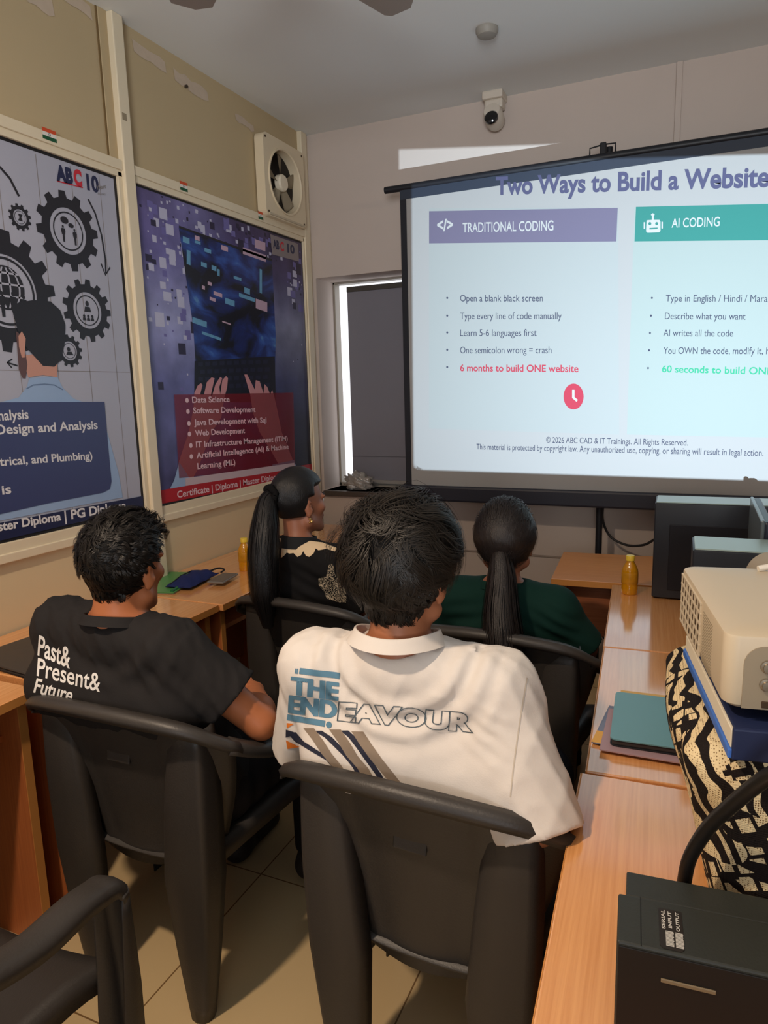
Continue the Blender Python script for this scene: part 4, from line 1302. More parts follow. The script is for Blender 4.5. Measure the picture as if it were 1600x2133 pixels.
pl = extrude_poly('label', [(0.044, 0.028), (0.0475, 0.024), (0.0655, 0.024), (0.069, 0.028), (0.069, 0.086), (0.044, 0.086)], 0.0003, mat('label_black', srgb(38, 34, 32), 0.3, 0.5), t, plane=((0, 0, 0.1482), (1, 0, 0), (0, 1, 0)))
M_LBL = mat('label_print', srgb(196, 192, 184), 0.5)
flat_text('label_print', [('SERIAL', (0.0505, 0.0535), 0.030, 0.0035, 0.03, PI / 2), ('INPUT', (0.0575, 0.0565), 0.026, 0.0035, 0.03, PI / 2), ('OUTPUT', (0.0655, 0.0535), 0.030, 0.0035, 0.03, PI / 2)], M_LBL, pl, LPL, world=False)
bm = bmesh.new()
rg = random.Random(9)
for x0 in (0.0505, 0.0605):
    for j in range(12):
        bm_box(bm, (x0, 0.029 + j * 0.0019, 0.1484), (x0 + 0.0085 - rg.random() * .001, 0.0302 + j * 0.0019, 0.14875))
from_bm('label_bars', bm, M_LBL, pl)
o = tube('power_cable', spline([ony(1418, 1890, .86), ony(1425, 1840, .86), ony(1438, 1785, .85), ony(1475, 1725, .83), ony(1530, 1672, .80), ony(1600, 1618, .77), ony(1700, 1570, .75)], 8), 0.0085, mat('cable_black', srgb(20, 18, 17), 0.45), None, 12)
setp(o, 'thick black cable arching up behind the power unit', 'cable')


def tower(label, loc, rz, w=0.43, d=0.165, h=0.338):
    t = thing('computer_tower', label, 'computer', loc, rz, 'computer towers on the right desks')
    box('case', (0, 0, 0), (w, d, h), mat('tower_black', srgb(34, 38, 46), 0.42, 0.4), t, 0.006, 3)
    box('lit_top', (0.004, 0.003, h - 0.006), (w - 0.004, d - 0.003, h + 0.002), mat('tower_top_lit', srgb(150, 168, 162), 0.3, 0.5), t, 0.004)  # light falling on the black case top is put into this pale colour
    bm = bmesh.new()
    bm_box(bm, (0.05, -0.0022, 0.03), (w - 0.05, 0.001, h - 0.075), 0.002)
    from_bm('side_panel', bm, mat('tower_panel', srgb(24, 25, 32), 0.5, 0.3), t)
    for x in (0.03, w - 0.03):
        box('foot', (x - .012, 0.02, -0.0045), (x + .012, d - 0.02, 0.002), M_BLACK, t, 0.001)
    return t


tower('big black computer tower beside the yellow bottle below the screen', (-0.118, 2.545, 0.7555), RZ * 0.4)
tower('black computer tower just behind the ivory projector', (0.006, 1.835, 0.7555), RZ * 0.3)
t = thing('monitor', 'flat monitor seen edge-on with a pale top edge in front of the big computer tower', 'monitor', (0.185, 2.26, 0.7555), math.radians(90))
M_MON = mat('monitor_black', srgb(40, 44, 58), 0.4)
box('screen_back', (-0.215, -0.012, 0.10), (0.215, 0.010, 0.376), M_MON, t, 0.006)
box('bezel', (-0.217, 0.008, 0.098), (0.217, 0.018, 0.380), mat('monitor_edge', srgb(96, 106, 110), 0.3), t, 0.004)
box('stand', (-0.03, -0.03, 0.01), (0.03, -0.010, 0.14), M_BLACK, t, 0.003)
box('base', (-0.10, -0.10, 0.0), (0.10, 0.06, 0.012), M_BLACK, t, 0.004)

# ================================================================== THINGS ON THE DESKS
t = thing('notebook', 'closed teal hardbound notebook lying on papers on the right desk', 'notebook', (-0.134, 1.408, 0.7625), math.radians(3))
box('pages', (0.004, 0.003, 0.001), (0.268, 0.237, 0.0125), mat('page_edge_dark', srgb(60, 52, 50), 0.7), t, 0.002)
bm = bmesh.new()
out = []
for cx, cy, a0 in ((.27 - .012, .24 - .012, 0), (.012, .24 - .012, 90), (.012, .012, 180), (.27 - .012, .012, 270)):
    for k in range(6):
        a = math.radians(a0 + 18 * k); out.append((cx + .012 * math.cos(a), cy + .012 * math.sin(a)))
extrude_poly('front_cover', out, 0.0025, mat('cover_teal', srgb(104, 152, 160), 0.4, 0.4, noise=0.04, nscale=6), t, plane=((0, 0, 0.0125), (1, 0, 0), (0, 1, 0)))
extrude_poly('back_cover', out, 0.0015, mat('cover_dark', srgb(38, 40, 44), 0.5), t, plane=((0, 0, -0.0003), (1, 0, 0), (0, 1, 0)))
for k, (lab, ox, oy, w, h, rz, colr, nm, dz) in enumerate((
        ('yellow sheet showing beyond the far edge of the teal notebook', -0.125, 1.415, 0.27, 0.300, 3.0, srgb(222, 178, 104), 'sheet_yellow', 0.0),
        ('blue grey printed booklet sticking out left of the teal notebook', -0.172, 1.420, 0.26, 0.19, -4.5, srgb(120, 128, 150), 'sheet_blue', 0.0033),
        ('pinkish booklet lying directly under the teal notebook', -0.152, 1.388, 0.26, 0.20, 1.0, srgb(170, 140, 146), 'sheet_pink', 0.0066))):
    t = thing('booklet', lab, 'booklet', (ox, oy, 0.7508 + dz), math.radians(rz), 'papers under the teal notebook')
    box('cover', (0, 0, 0), (w, h, 0.0030), mat(nm, colr, 0.6, noise=0.06, nscale=30), t, 0.0004)
    if k == 1: box('coloured_corner', (0.0, 0.0, 0.0029), (0.05, 0.055, 0.0032), mat('sheet_orange', srgb(226, 170, 80), 0.6), t)


def bottle(label, loc):
    t = thing('drink_bottle', label, 'bottle', loc, 0, 'yellow drink bottles')
    lathe('bottle_body', [(0.001, 0.0), (0.026, 0.0), (0.0285, 0.004), (0.0285, 0.03), (0.0275, 0.034), (0.0285, 0.038), (0.0285, 0.082), (0.027, 0.092), (0.020, 0.108), (0.0135, 0.118), (0.0125, 0.124), (0.001, 0.1245)],
          mat('mango_drink', srgb(232, 160, 16), 0.12, 0.6, coat=0.5, trans=0.25), t, 28)
    lathe('label_wrap', [(0.0288, 0.040), (0.0292, 0.041), (0.0292, 0.080), (0.0288, 0.081)], mat('bottle_label', srgb(196, 138, 30), 0.3, noise=0.35, nscale=40), t, 28)
    lathe('cap', [(0.0135, 0.122), (0.0155, 0.123), (0.0155, 0.138), (0.014, 0.141), (0.001, 0.1415)], mat('cap_yellow', srgb(240, 206, 70), 0.35), t, 24)
    return t


bottle('small yellow drink bottle standing before the big computer tower', (-0.195, 2.585, 0.7505))
bottle('small yellow drink bottle by the left wall near the ponytailed woman', (-1.752, 2.425, 0.7505))

t = thing('laptop', 'closed black laptop lying on the desk under the gears poster', 'laptop', (-1.905, 1.262, 0.7505), math.radians(-6))
box('base', (0, 0, 0), (0.285, 0.20, 0.009), mat('laptop_black', srgb(44, 40, 38), 0.5), t, 0.003)
box('lid', (0, 0, 0.0105), (0.285, 0.20, 0.017), mat('laptop_lid', srgb(58, 54, 52), 0.4), t, 0.003)
bm = bmesh.new()
for i in range(14): bm_box(bm, (0.02 + i * 0.018, -0.0006, 0.003), (0.030 + i * 0.018, 0.001, 0.006))
from_bm('port_row', bm, M_BLACK, t)

t = thing('folder', 'green plastic folder lying on the desk below the laptop poster', 'folder', (-1.80, 2.018, 0.7505), math.radians(14))
box('back_sheet', (-0.165, 0, 0), (0.0, 0.30, 0.003), mat('folder_edge', srgb(150, 140, 124), 0.5), t, 0.001)
box('cover', (-0.165, 0.0, 0.0035), (0.002, 0.30, 0.008), mat('folder_green', srgb(74, 140, 76), 0.35, 0.5, noise=0.2, nscale=14), t, 0.002)
tube('spine_clip', [(-0.01, 0.01, 0.010), (-0.008, 0.17, 0.011), (-0.01, 0.29, 0.010)], 0.006, mat('folder_clip', srgb(40, 110, 66), 0.4), t, 10)
t = thing('pencil_pouch', 'navy blue zip pouch lying on the green folder', 'pouch', (-1.835, 2.18, 0.7625), math.radians(8))
bm = bmesh.new()
bmesh.ops.create_grid(bm, x_segments=16, y_segments=24, size=1)
for v in bm.verts:
    x, y = v.co.x, v.co.y
    e = (1 - abs(x) ** 3) * (1 - abs(y) ** 4)
    v.co = Vector((0.055 * x, 0.115 * y, 0.002 + 0.026 * e + 0.003 * math.sin(9 * y + 4 * x)))
r_ = bmesh.ops.extrude_face_region(bm, geom=bm.faces[:])
for g in r_['geom']:
    if isinstance(g, bmesh.types.BMVert): g.co.z = 0.0
from_bm('pouch_body', bm, mat('pouch_navy', srgb(32, 42, 92), 0.75, 0.2, bump=0.3, bscale=200), t, smooth=True)
tube('zip', [(-0.035, -0.108, 0.010), (-0.03, -0.04, 0.026), (-0.03, 0.04, 0.026), (-0.035, 0.106, 0.010)], 0.003, mat('zip_dark', srgb(18, 20, 30), 0.4), t, 8)
tube('wrist_strap', spline([(0.01, 0.112, 0.008), (0.03, 0.150, 0.012), (0.055, 0.155, 0.006), (0.06, 0.12, 0.003)], 6), 0.004, mat('strap_black', srgb(20, 20, 26), 0.6), t, 8)
t = thing('phone', 'grey phone lying between the navy pouch and the desk edge', 'phone', (-1.725, 2.23, 0.7615), math.radians(10))
box('body', (-0.035, -0.07, 0), (0.035, 0.07, 0.009), mat('phone_grey', srgb(120, 116, 112), 0.35, 0.5), t, 0.004, 3)
box('screen', (-0.032, -0.066, 0.0088), (0.032, 0.066, 0.0094), mat('phone_glass', srgb(84, 80, 80), 0.2, 0.6), t, 0.0003)

# ================================================================== PEOPLE: continuous bodies from blended volumes
F32 = np.float32


class Blend:
    """Signed distance on a grid; volumes are blended in and the zero surface is meshed."""

    def __init__(self, lo, hi, h):
        self.lo = np.array(lo, float); self.h = h
        self.n = np.ceil((np.array(hi) - self.lo) / h).astype(int) + 1
        self.ax = [self.lo[i] + h * np.arange(self.n[i]) for i in range(3)]
        self.D = np.full(self.n, 0.25, F32)

    def _win(self, lo, hi, pad):
        s = []
        for i in range(3):
            a = int(max(0, math.floor((lo[i] - pad - self.lo[i]) / self.h)))
            b = int(min(self.n[i], math.ceil((hi[i] + pad - self.lo[i]) / self.h) + 1))
            if b <= a: return None, None
            s.append(slice(a, b))
        g = np.meshgrid(*[self.ax[i][s[i]].astype(F32) for i in range(3)], indexing='ij')
        return tuple(s), np.stack(g, -1)

    def _mix(self, s, d, k, op):
        A = self.D[s]
        if op == 'add':
            if k > 0:
                hh = np.clip(0.5 + 0.5 * (A - d) / k, 0, 1)
                self.D[s] = A * (1 - hh) + d * hh - k * hh * (1 - hh)
            else: self.D[s] = np.minimum(A, d)
        else:
            d = -d
            if k > 0:
                hh = np.clip(0.5 - 0.5 * (A - d) / k, 0, 1)
                self.D[s] = A * (1 - hh) + d * hh + k * hh * (1 - hh)
            else: self.D[s] = np.maximum(A, d)

    def cone(self, a, b, ra, rb, k=0.02, op='add', flat=None, fs=1.0):
        a = np.array(a, float); b = np.array(b, float)
        R = max(ra, rb) * max(1.0, fs)
        s, P = self._win(np.minimum(a, b) - R, np.maximum(a, b) + R, k + 3 * self.h)
        if s is None: return
        ab = (b - a).astype(F32); q = P - a.astype(F32)
        t = np.clip((q @ ab) / max(1e-9, float(ab @ ab)), 0, 1)
        q = q - t[..., None] * ab
        if flat is not None:
            f = np.array(flat, float); f = (f / np.linalg.norm(f)).astype(F32)
            c = q @ f
            q = q + (c * (1.0 / fs - 1))[..., None] * f
        self._mix(s, np.linalg.norm(q, axis=-1) - (ra + (rb - ra) * t), k, op)

    def ell(self, c, r, rot=None, k=0.02, op='add'):
        c = np.array(c, float); r = np.array(r, float)
        R = r.max()
        s, P = self._win(c - R, c + R, k + 3 * self.h)
        if s is None: return
        q = P - c.astype(F32)
        if rot is not None: q = q @ np.array(rot, F32)       # into local axes (columns of rot)
        k0 = np.linalg.norm(q / r.astype(F32), axis=-1)
        k1 = np.linalg.norm(q / (r * r).astype(F32), axis=-1)
        self._mix(s, k0 * (k0 - 1) / np.maximum(k1, 1e-6), k, op)

    def half(self, p, n, k=0.0):
        """Cut away the side that n points to."""
        n = np.array(n, float); n = n / np.linalg.norm(n)
        d = sum((self.ax[i].reshape([-1 if j == i else 1 for j in range(3)]) - p[i]) * n[i] for i in range(3)).astype(F32)
        self.D = np.maximum(self.D, d)

    def warp(self, fn, lo, hi):
        s, P = self._win(lo, hi, 0)
        if s is None: return
        self.D[s] = self.D[s] + fn(P).astype(F32)

    def mesh(self):
        D = self.D
        D[0], D[-1] = 0.1, 0.1
        D[:, 0], D[:, -1] = 0.1, 0.1
        D[:, :, 0], D[:, :, -1] = 0.1, 0.1
        I = D < 0
        cnt = sum(I[i:I.shape[0] - 1 + i, j:I.shape[1] - 1 + j, k:I.shape[2] - 1 + k].astype(np.int8) for i in (0, 1) for j in (0, 1) for k in (0, 1))
        cells = np.argwhere((cnt > 0) & (cnt < 8))
        acc = np.zeros((len(cells), 3)); num = np.zeros(len(cells))
        off = [(i, j, k) for i in (0, 1) for j in (0, 1) for k in (0, 1)]
        val = {o: D[cells[:, 0] + o[0], cells[:, 1] + o[1], cells[:, 2] + o[2]].astype(float) for o in off}
        for o in off:
            for a in range(3):
                if o[a] == 0:
                    e = list(o); e[a] = 1; e = tuple(e)
                    v0, v1 = val[o], val[e]
                    m_ = (v0 < 0) != (v1 < 0)
                    t = np.where(m_, v0 / np.where(m_, v0 - v1, 1), 0)
                    p = np.zeros((len(cells), 3)); p[:] = o; p[:, a] += t
                    acc += p * m_[:, None]; num += m_
        V = self.lo + (cells + acc / num[:, None]) * self.h
        idx = np.full(cnt.shape, -1, np.int64)
        idx[tuple(cells.T)] = np.arange(len(cells))
        F = []
        for a in range(3):
            b, c = (a + 1) % 3, (a + 2) % 3
            sl0 = [slice(None)] * 3; sl1 = [slice(None)] * 3
            sl0[a] = slice(0, -1); sl1[a] = slice(1, None)
            A, B = I[tuple(sl0)], I[tuple(sl1)]
            E = np.argwhere(A != B)
            E = E[(E[:, b] > 0) & (E[:, c] > 0) & (E[:, b] < I.shape[b] - 1) & (E[:, c] < I.shape[c] - 1)]
            ins = A[tuple(E.T)]
            q = []
            for db, dc in ((0, 0), (1, 0), (1, 1), (0, 1)):
                e = E.copy(); e[:, b] -= db; e[:, c] -= dc
                q.append(idx[tuple(e.T)])
            q = np.stack(q, 1)
            q[~ins] = q[~ins][:, ::-1]
            F.append(q)
        F = np.concatenate(F)
        F = F[(F >= 0).all(1)]
        return V, F

    def build(self, name, M, parent, world=True, relax=1):
        V, F = self.mesh()
        if relax:
            for _ in range(relax):
                S = np.zeros_like(V); N = np.zeros(len(V))
                for i in range(4):
                    np.add.at(S, F[:, i], V[F[:, (i + 1) % 4]]); np.add.at(N, F[:, i], 1)
                    np.add.at(S, F[:, i], V[F[:, (i + 3) % 4]]); np.add.at(N, F[:, i], 1)
                V = V * 0.5 + 0.5 * S / np.maximum(N, 1)[:, None]
        me = bpy.data.meshes.new(name)
        me.vertices.add(len(V)); me.vertices.foreach_set('co', V.astype(F32).ravel())
        me.loops.add(F.size); me.loops.foreach_set('vertex_index', F.astype(np.int32).ravel())
        me.polygons.add(len(F)); me.polygons.foreach_set('loop_start', np.arange(0, F.size, 4, dtype=np.int32))
        me.update(); me.validate()
        return link_mesh(name, me, M, parent, True, world), V, F


def rotz(a): return np.array([[math.cos(a), -math.sin(a), 0], [math.sin(a), math.cos(a), 0], [0, 0, 1]])


def head_frame(yaw, pitch=0.0, roll=0.0):
    """Columns: right, forward, up. Yaw positive turns to the left of +y; pitch positive looks up."""
    cp, sp_ = math.cos(pitch), math.sin(pitch)
    rx = np.array([[1, 0, 0], [0, cp, -sp_], [0, sp_, cp]])
    cr, sr = math.cos(roll), math.sin(roll)
    ry = np.array([[cr, 0, sr], [0, 1, 0], [-sr, 0, cr]])
    return rotz(yaw) @ rx @ ry


V3 = lambda *a: np.array(a, float)


def add_head(B, O, Rm, s=1.0, female=False):
    g = lambda x, y, z: O + Rm @ (V3(x, y, z) * s)
    rr = lambda *a: V3(*a) * s
    B.ell(g(0, -0.004, 0.030), rr(.074, .096, .096), Rm, .01)
    B.ell(g(0, .036, -.040), rr(.056, .062, .070), Rm, .03)
    for q in (-1, 1):
        B.cone(g(q * .056, .004, -.062), g(q * .018, .078, -.098), .022 * s, .017 * s, .02)
        B.ell(g(q * .040, .066, -.018), rr(.024, .024, .022), Rm, .015)
        B.ell(g(q * .030, .084, .022), rr(.026, .012, .010), Rm, .012)
    B.ell(g(0, .080, -.100), rr(.021, .016, .016), Rm, .015)
    B.cone(g(0, .092, .012), g(0, .110, -.026), .0085 * s, .0125 * s, .008)
    for q in (-1, 1):
        B.ell(g(q * .012, .100, -.030), rr(.008, .009, .008), Rm, .006)
        B.ell(g(q * .031, .096, .006), rr(.017, .012, .010), Rm, .008, 'sub')
    B.ell(g(0, .096, -.054), rr(.024, .010, .0065), Rm, .006)
    B.ell(g(0, .095, -.067), rr(.021, .010, .0075), Rm, .006)
    for q in (-1, 1):
        e = Rm @ rotz(-q * .45)
        B.ell(g(q * .080, -.010, -.004), rr(.008, .019, .031), e, .006)
        B.ell(g(q * .079, -.012, -.032), rr(.007, .010, .011), e, .006)
        B.ell(g(q * .089, -.003, .002), rr(.006, .009, .017), e, .004, 'sub')
    return g


def add_hand(B, wrist, dirv, palm_n, s=1.0, curl=0.55, side=1):
    """Palm with five separate curled fingers; side +1 when the thumb lies towards dir x palm_n."""
    d = V3(*dirv); d /= np.linalg.norm(d)
    n = V3(*palm_n); n = n - d * (n @ d); n /= np.linalg.norm(n)
    w = np.cross(d, n) * side
    p = lambda a, b, c: wrist + (d * a + w * b + n * c) * s
    B.cone(p(0, .010, 0), p(.075, .018, 0), .021 * s, .016 * s, .012)
    B.cone(p(0, -.010, 0), p(.072, -.024, 0), .020 * s, .014 * s, .012)
    B.cone(p(.03, 0, 0), p(.078, 0, 0), .018 * s, .014 * s, .012)
    for b0, L, r in ((.0305, .068, .0082), (.0105, .076, .0084), (-.0100, .070, .0080), (-.0290, .054, .0070)):
        q = p(.080, b0, 0); ang = 0.25
        for seg, rr in ((.45, r), (.31, r * .92), (.24, r * .84)):
            st = (d * math.cos(ang) + n * math.sin(ang) + w * (b0 * 1.6)) * L * seg * s
            B.cone(q, q + st, rr * s, rr * .92 * s, .004)
            q = q + st; ang += curl
    q = p(.018, .026, .006)
    for st, r in ((d * .028 + w * .026 + n * .008, .0115), (d * .030 + w * .012 + n * .012, .0095), (d * .022 + n * .010, .0085)):
        B.cone(q, q + st * s, r * s, r * .9 * s, .005); q = q + st * s


def hair_mat(name, c, rough=0.34, sheen=0.5):
    M = mat(name, c, rough, sheen)
    return M


def strands(name, O, Rm, n, M, parent, root_ok, flow, length, lift, width=0.0009, steps=7, s=1.0, radii=(.074, .096, .096), cen=(0, -.004, .030), wave=0.0, seed=1, base=0.004, clumps=0, gather=0.6, ext=0.0):
    """Hair: many thin tapering ribbons that start on the scalp and run along a flow field; ONE mesh."""
    r_ = np.random.default_rng(seed)
    R3 = V3(*radii) * s; C3 = V3(*cen) * s
    roots = []
    while len(roots) < n:
        q = r_.normal(size=(4000, 3)); q /= np.linalg.norm(q, axis=1)[:, None]
        roots += [v for v in q if root_ok(v, r_)]
    Q = np.array(roots[:n])
    L = np.array([length(v, r_) for v in Q])
    H = np.array([lift(v, r_) for v in Q])
    ph = r_.uniform(0, 2 * PI, n); fr = r_.uniform(.7, 1.5, n); jit = r_.normal(size=(n, 3)) * .35
    nc = 0
    if clumps:                              # locks: strands lean towards the path of a leader
        nc = clumps
        cid = np.argmax(Q @ Q[:nc].T, axis=1)
        ph = ph[cid] + r_.normal(size=n) * .25; fr = fr[cid]; jit = jit[cid] * 1.5 + jit * .25
        H = H * .55 + H[cid] * .45
    pts = []
    q = Q.copy()
    for i in range(steps + 1):
        f = i / steps
        hgt = base + H * (math.sin(min(1, f * 1.6) * PI / 2)) * (1 - 0.25 * f)
        low = np.clip((-.60 - q[:, 2]) / .32, 0, 1) * np.clip((-.20 - q[:, 1]) / .20, 0, 1)
        pts.append(C3 + q * R3 + q * (hgt + ext * s * low * low * (3 - 2 * low))[:, None])
        T = flow(q, r_) + jit
        T = T - q * (T * q).sum(1)[:, None]
        T /= np.maximum(np.linalg.norm(T, axis=1), 1e-6)[:, None]
        Wd = np.cross(q, T)
        T = T + Wd * (wave * np.sin(ph + fr * f * 7.0))[:, None]
        q = q + T * (L / steps / np.mean(R3))[:, None]
        q /= np.linalg.norm(q, axis=1)[:, None]
    Pp = np.stack(pts, 1)
    if nc:
        gf = gather * np.linspace(0, 1, steps + 1)[None, :, None] ** 0.8
        Pp = Pp * (1 - gf) + (Pp[cid] + (Pp[:, :1] - Pp[cid][:, :1]) * .25) * gf
    Pp = Pp                                    # n, steps+1, 3
    tang = np.gradient(Pp, axis=1)
    side = np.cross(tang, Pp - C3)
    side /= np.maximum(np.linalg.norm(side, axis=2), 1e-9)[..., None]
    wv = width * (1 - 0.8 * np.linspace(0, 1, steps + 1) ** 2)
    A = Pp + side * wv[None, :, None]; Bp = Pp - side * wv[None, :, None]
    VV = np.stack([A, Bp], 2).reshape(-1, 3) @ Rm.T + O
    k = np.arange(n)[:, None] * (steps + 1) * 2 + np.arange(steps)[None, :] * 2
    F = np.stack([k, k + 1, k + 3, k + 2], -1).reshape(-1, 4)
    me = bpy.data.meshes.new(name)
    me.vertices.add(len(VV)); me.vertices.foreach_set('co', VV.astype(F32).ravel())
    me.loops.add(F.size); me.loops.foreach_set('vertex_index', F.astype(np.int32).ravel())
    me.polygons.add(len(F)); me.polygons.foreach_set('loop_start', np.arange(0, F.size, 4, dtype=np.int32))
    me.update()
    return link_mesh(name, me, M, parent, True, True)


def join_into(a, b):
    """Append mesh object b to a (same parent space) and remove b."""
    bm = bmesh.new(); bm.from_mesh(a.data); bm.from_mesh(b.data)
    bm.to_mesh(a.data); bm.free()
    bpy.data.objects.remove(b)
    a.data.polygons.foreach_set('use_smooth', [True] * len(a.data.polygons))


def body(P, skin, t, h=0.0056):
    """One continuous body: head, neck, trunk, arms, hands, legs, feet."""
    pts = [P[k] for k in ('pel', 'chest', 'shL', 'shR', 'elL', 'elR', 'wrL', 'wrR', 'knL', 'knR', 'anL', 'anR', 'head')]
    lo = np.min(pts, 0) - .17; hi = np.max(pts, 0) + .19; lo[2] = -0.01
    B = Blend(lo, hi, h)
    s = P.get('s', 1.0)
    Rm = P['R']
    fw = P['fw']; rt = V3(fw[1], -fw[0], 0)
    RT = np.stack([rt, fw, V3(0, 0, 1)], 1)
    B.ell(P['pel'], V3(.155, .115, .115) * s, RT, .03)
    B.ell(P['pel'] * .5 + P['chest'] * .5, V3(.130, .095, .14) * s, RT, .05)
    B.ell(P['chest'], V3(.150, .105, .15) * s, RT, .05)
    B.cone(P['shL'], P['shR'], .050 * s, .050 * s, .05)
    nb = P['neck']
    B.cone(nb, P['shL'] * .6 + nb * .4, .050 * s, .045 * s, .04)
    B.cone(nb, P['shR'] * .6 + nb * .4, .050 * s, .045 * s, .04)
    B.cone(nb - V3(0, 0, .03), P['head'] + Rm @ V3(0, -.022, -.04) * s, .058 * s * P.get('nk', 1), .053 * s * P.get('nk', 1), .025)
    g = add_head(B, P['head'], Rm, s * P.get('hs', 1.0))
    for S in 'LR':
        B.cone(P['sh' + S], P['el' + S], .049 * s, .038 * s, .03)
        B.cone(P['el' + S], P['el' + S] * .65 + P['wr' + S] * .35, .038 * s, .040 * s, .012)
        B.cone(P['el' + S] * .65 + P['wr' + S] * .35, P['wr' + S], .040 * s, .026 * s, .015)
        add_hand(B, P['wr' + S], P['hd' + S], P['hn' + S], s * .95, P.get('curl', .5), 1 if S == 'R' else -1)
        hip = P['pel'] + rt * (.085 if S == 'R' else -.085) * s + V3(0, .02, -.01)
        B.cone(hip, P['kn' + S], .085 * s, .056 * s, .03)
        B.cone(P['kn' + S], P['an' + S], .054 * s, .036 * s, .02)
        a = P['an' + S]
        B.cone(a + V3(0, -.03, -.045), a + fw * .15 + V3(0, 0, -.055), .030 * s, .028 * s, .02)
    o, V, F = B.build('body', skin, t)
    return o, g


def eyes(g, t, Rm):
    for q in (-1, 1):
        bm = bmesh.new()
        bmesh.ops.create_uvsphere(bm, u_segments=16, v_segments=10, radius=.0118)
        bmesh.ops.translate(bm, vec=Vector(g(q * .031, .083, .006)), verts=bm.verts)
        e = from_bm('eye', bm, mat('eye_white', srgb(214, 206, 196), 0.2, 0.5), t, True, world=True)
        bm = bmesh.new()
        bmesh.ops.create_uvsphere(bm, u_segments=12, v_segments=8, radius=.0058)
        bmesh.ops.translate(bm, vec=Vector(g(q * .031, .0895, .006)), verts=bm.verts)
        from_bm('iris', bm, mat('iris_dark', srgb(30, 20, 14), 0.15, 0.6), e, True, world=True)
        tube('eyebrow', [Vector(g(q * .015, .0975, .026)), Vector(g(q * .032, .096, .031)), Vector(g(q * .050, .083, .026))], .003, mat('brow_black', srgb(20, 16, 14), 0.6), t, 6, [.003, .0034, .0015], world=True)
    tube('lips', [Vector(g(-.021, .096, -.060)), Vector(g(-.008, .1045, -.0585)), Vector(g(.008, .1045, -.0585)), Vector(g(.021, .096, -.060))], .004, mat('lip_brown', srgb(120, 64, 54), 0.45), t, 8, [.0015, .0042, .0042, .0015], world=True)


def trousers(P, M, t, name='trousers', flare=0.014, h=0.007, shoes=True):
    s = P.get('s', 1.0)
    fw = P['fw']; rt = V3(fw[1], -fw[0], 0); RT = np.stack([rt, fw, V3(0, 0, 1)], 1)
    pts = [P[k] for k in ('pel', 'knL', 'knR', 'anL', 'anR')]
    lo = np.min(pts, 0) - .2; hi = np.max(pts, 0) + .2; hi[2] = P['pel'][2] + .18
    B = Blend(lo, hi, h)
    B.ell(P['pel'], (V3(.155, .115, .115) * s + flare), RT, .03)
    for S in 'LR':
        hip = P['pel'] + rt * (.085 if S == 'R' else -.085) * s + V3(0, .02, -.01)
        B.cone(hip, P['kn' + S], .085 * s + flare, .062 * s + flare, .03)
        B.cone(P['kn' + S], P['an' + S], .060 * s + flare, .045 * s + flare, .02)
    an = (P['anL'] + P['anR']) / 2
    B.half((0, 0, an[2] - .005), (0, 0, -1))
    B.warp(lambda p: 0.003 * np.sin(p[..., 1] * 90 + 2 * np.sin(p[..., 0] * 40)), lo, hi)
    B.build(name, M, t)
    if shoes:
        for S in 'LR':
            a = P['an' + S]
            B = Blend(a - .16, a + np.array([.16, .26, .1]), .006)
            B.cone(a + V3(0, -.035, -.045), a + fw * .16 + V3(0, 0, -.052), .040, .038, .02)
            B.cone(a + V3(0, 0, -.0), a + V3(0, -.02, -.05), .045, .042, .02)
            B.half((0, 0, 0.0), (0, 0, -1))
            B.build('shoe', mat('shoe_dark', srgb(40, 34, 32), 0.6), t)


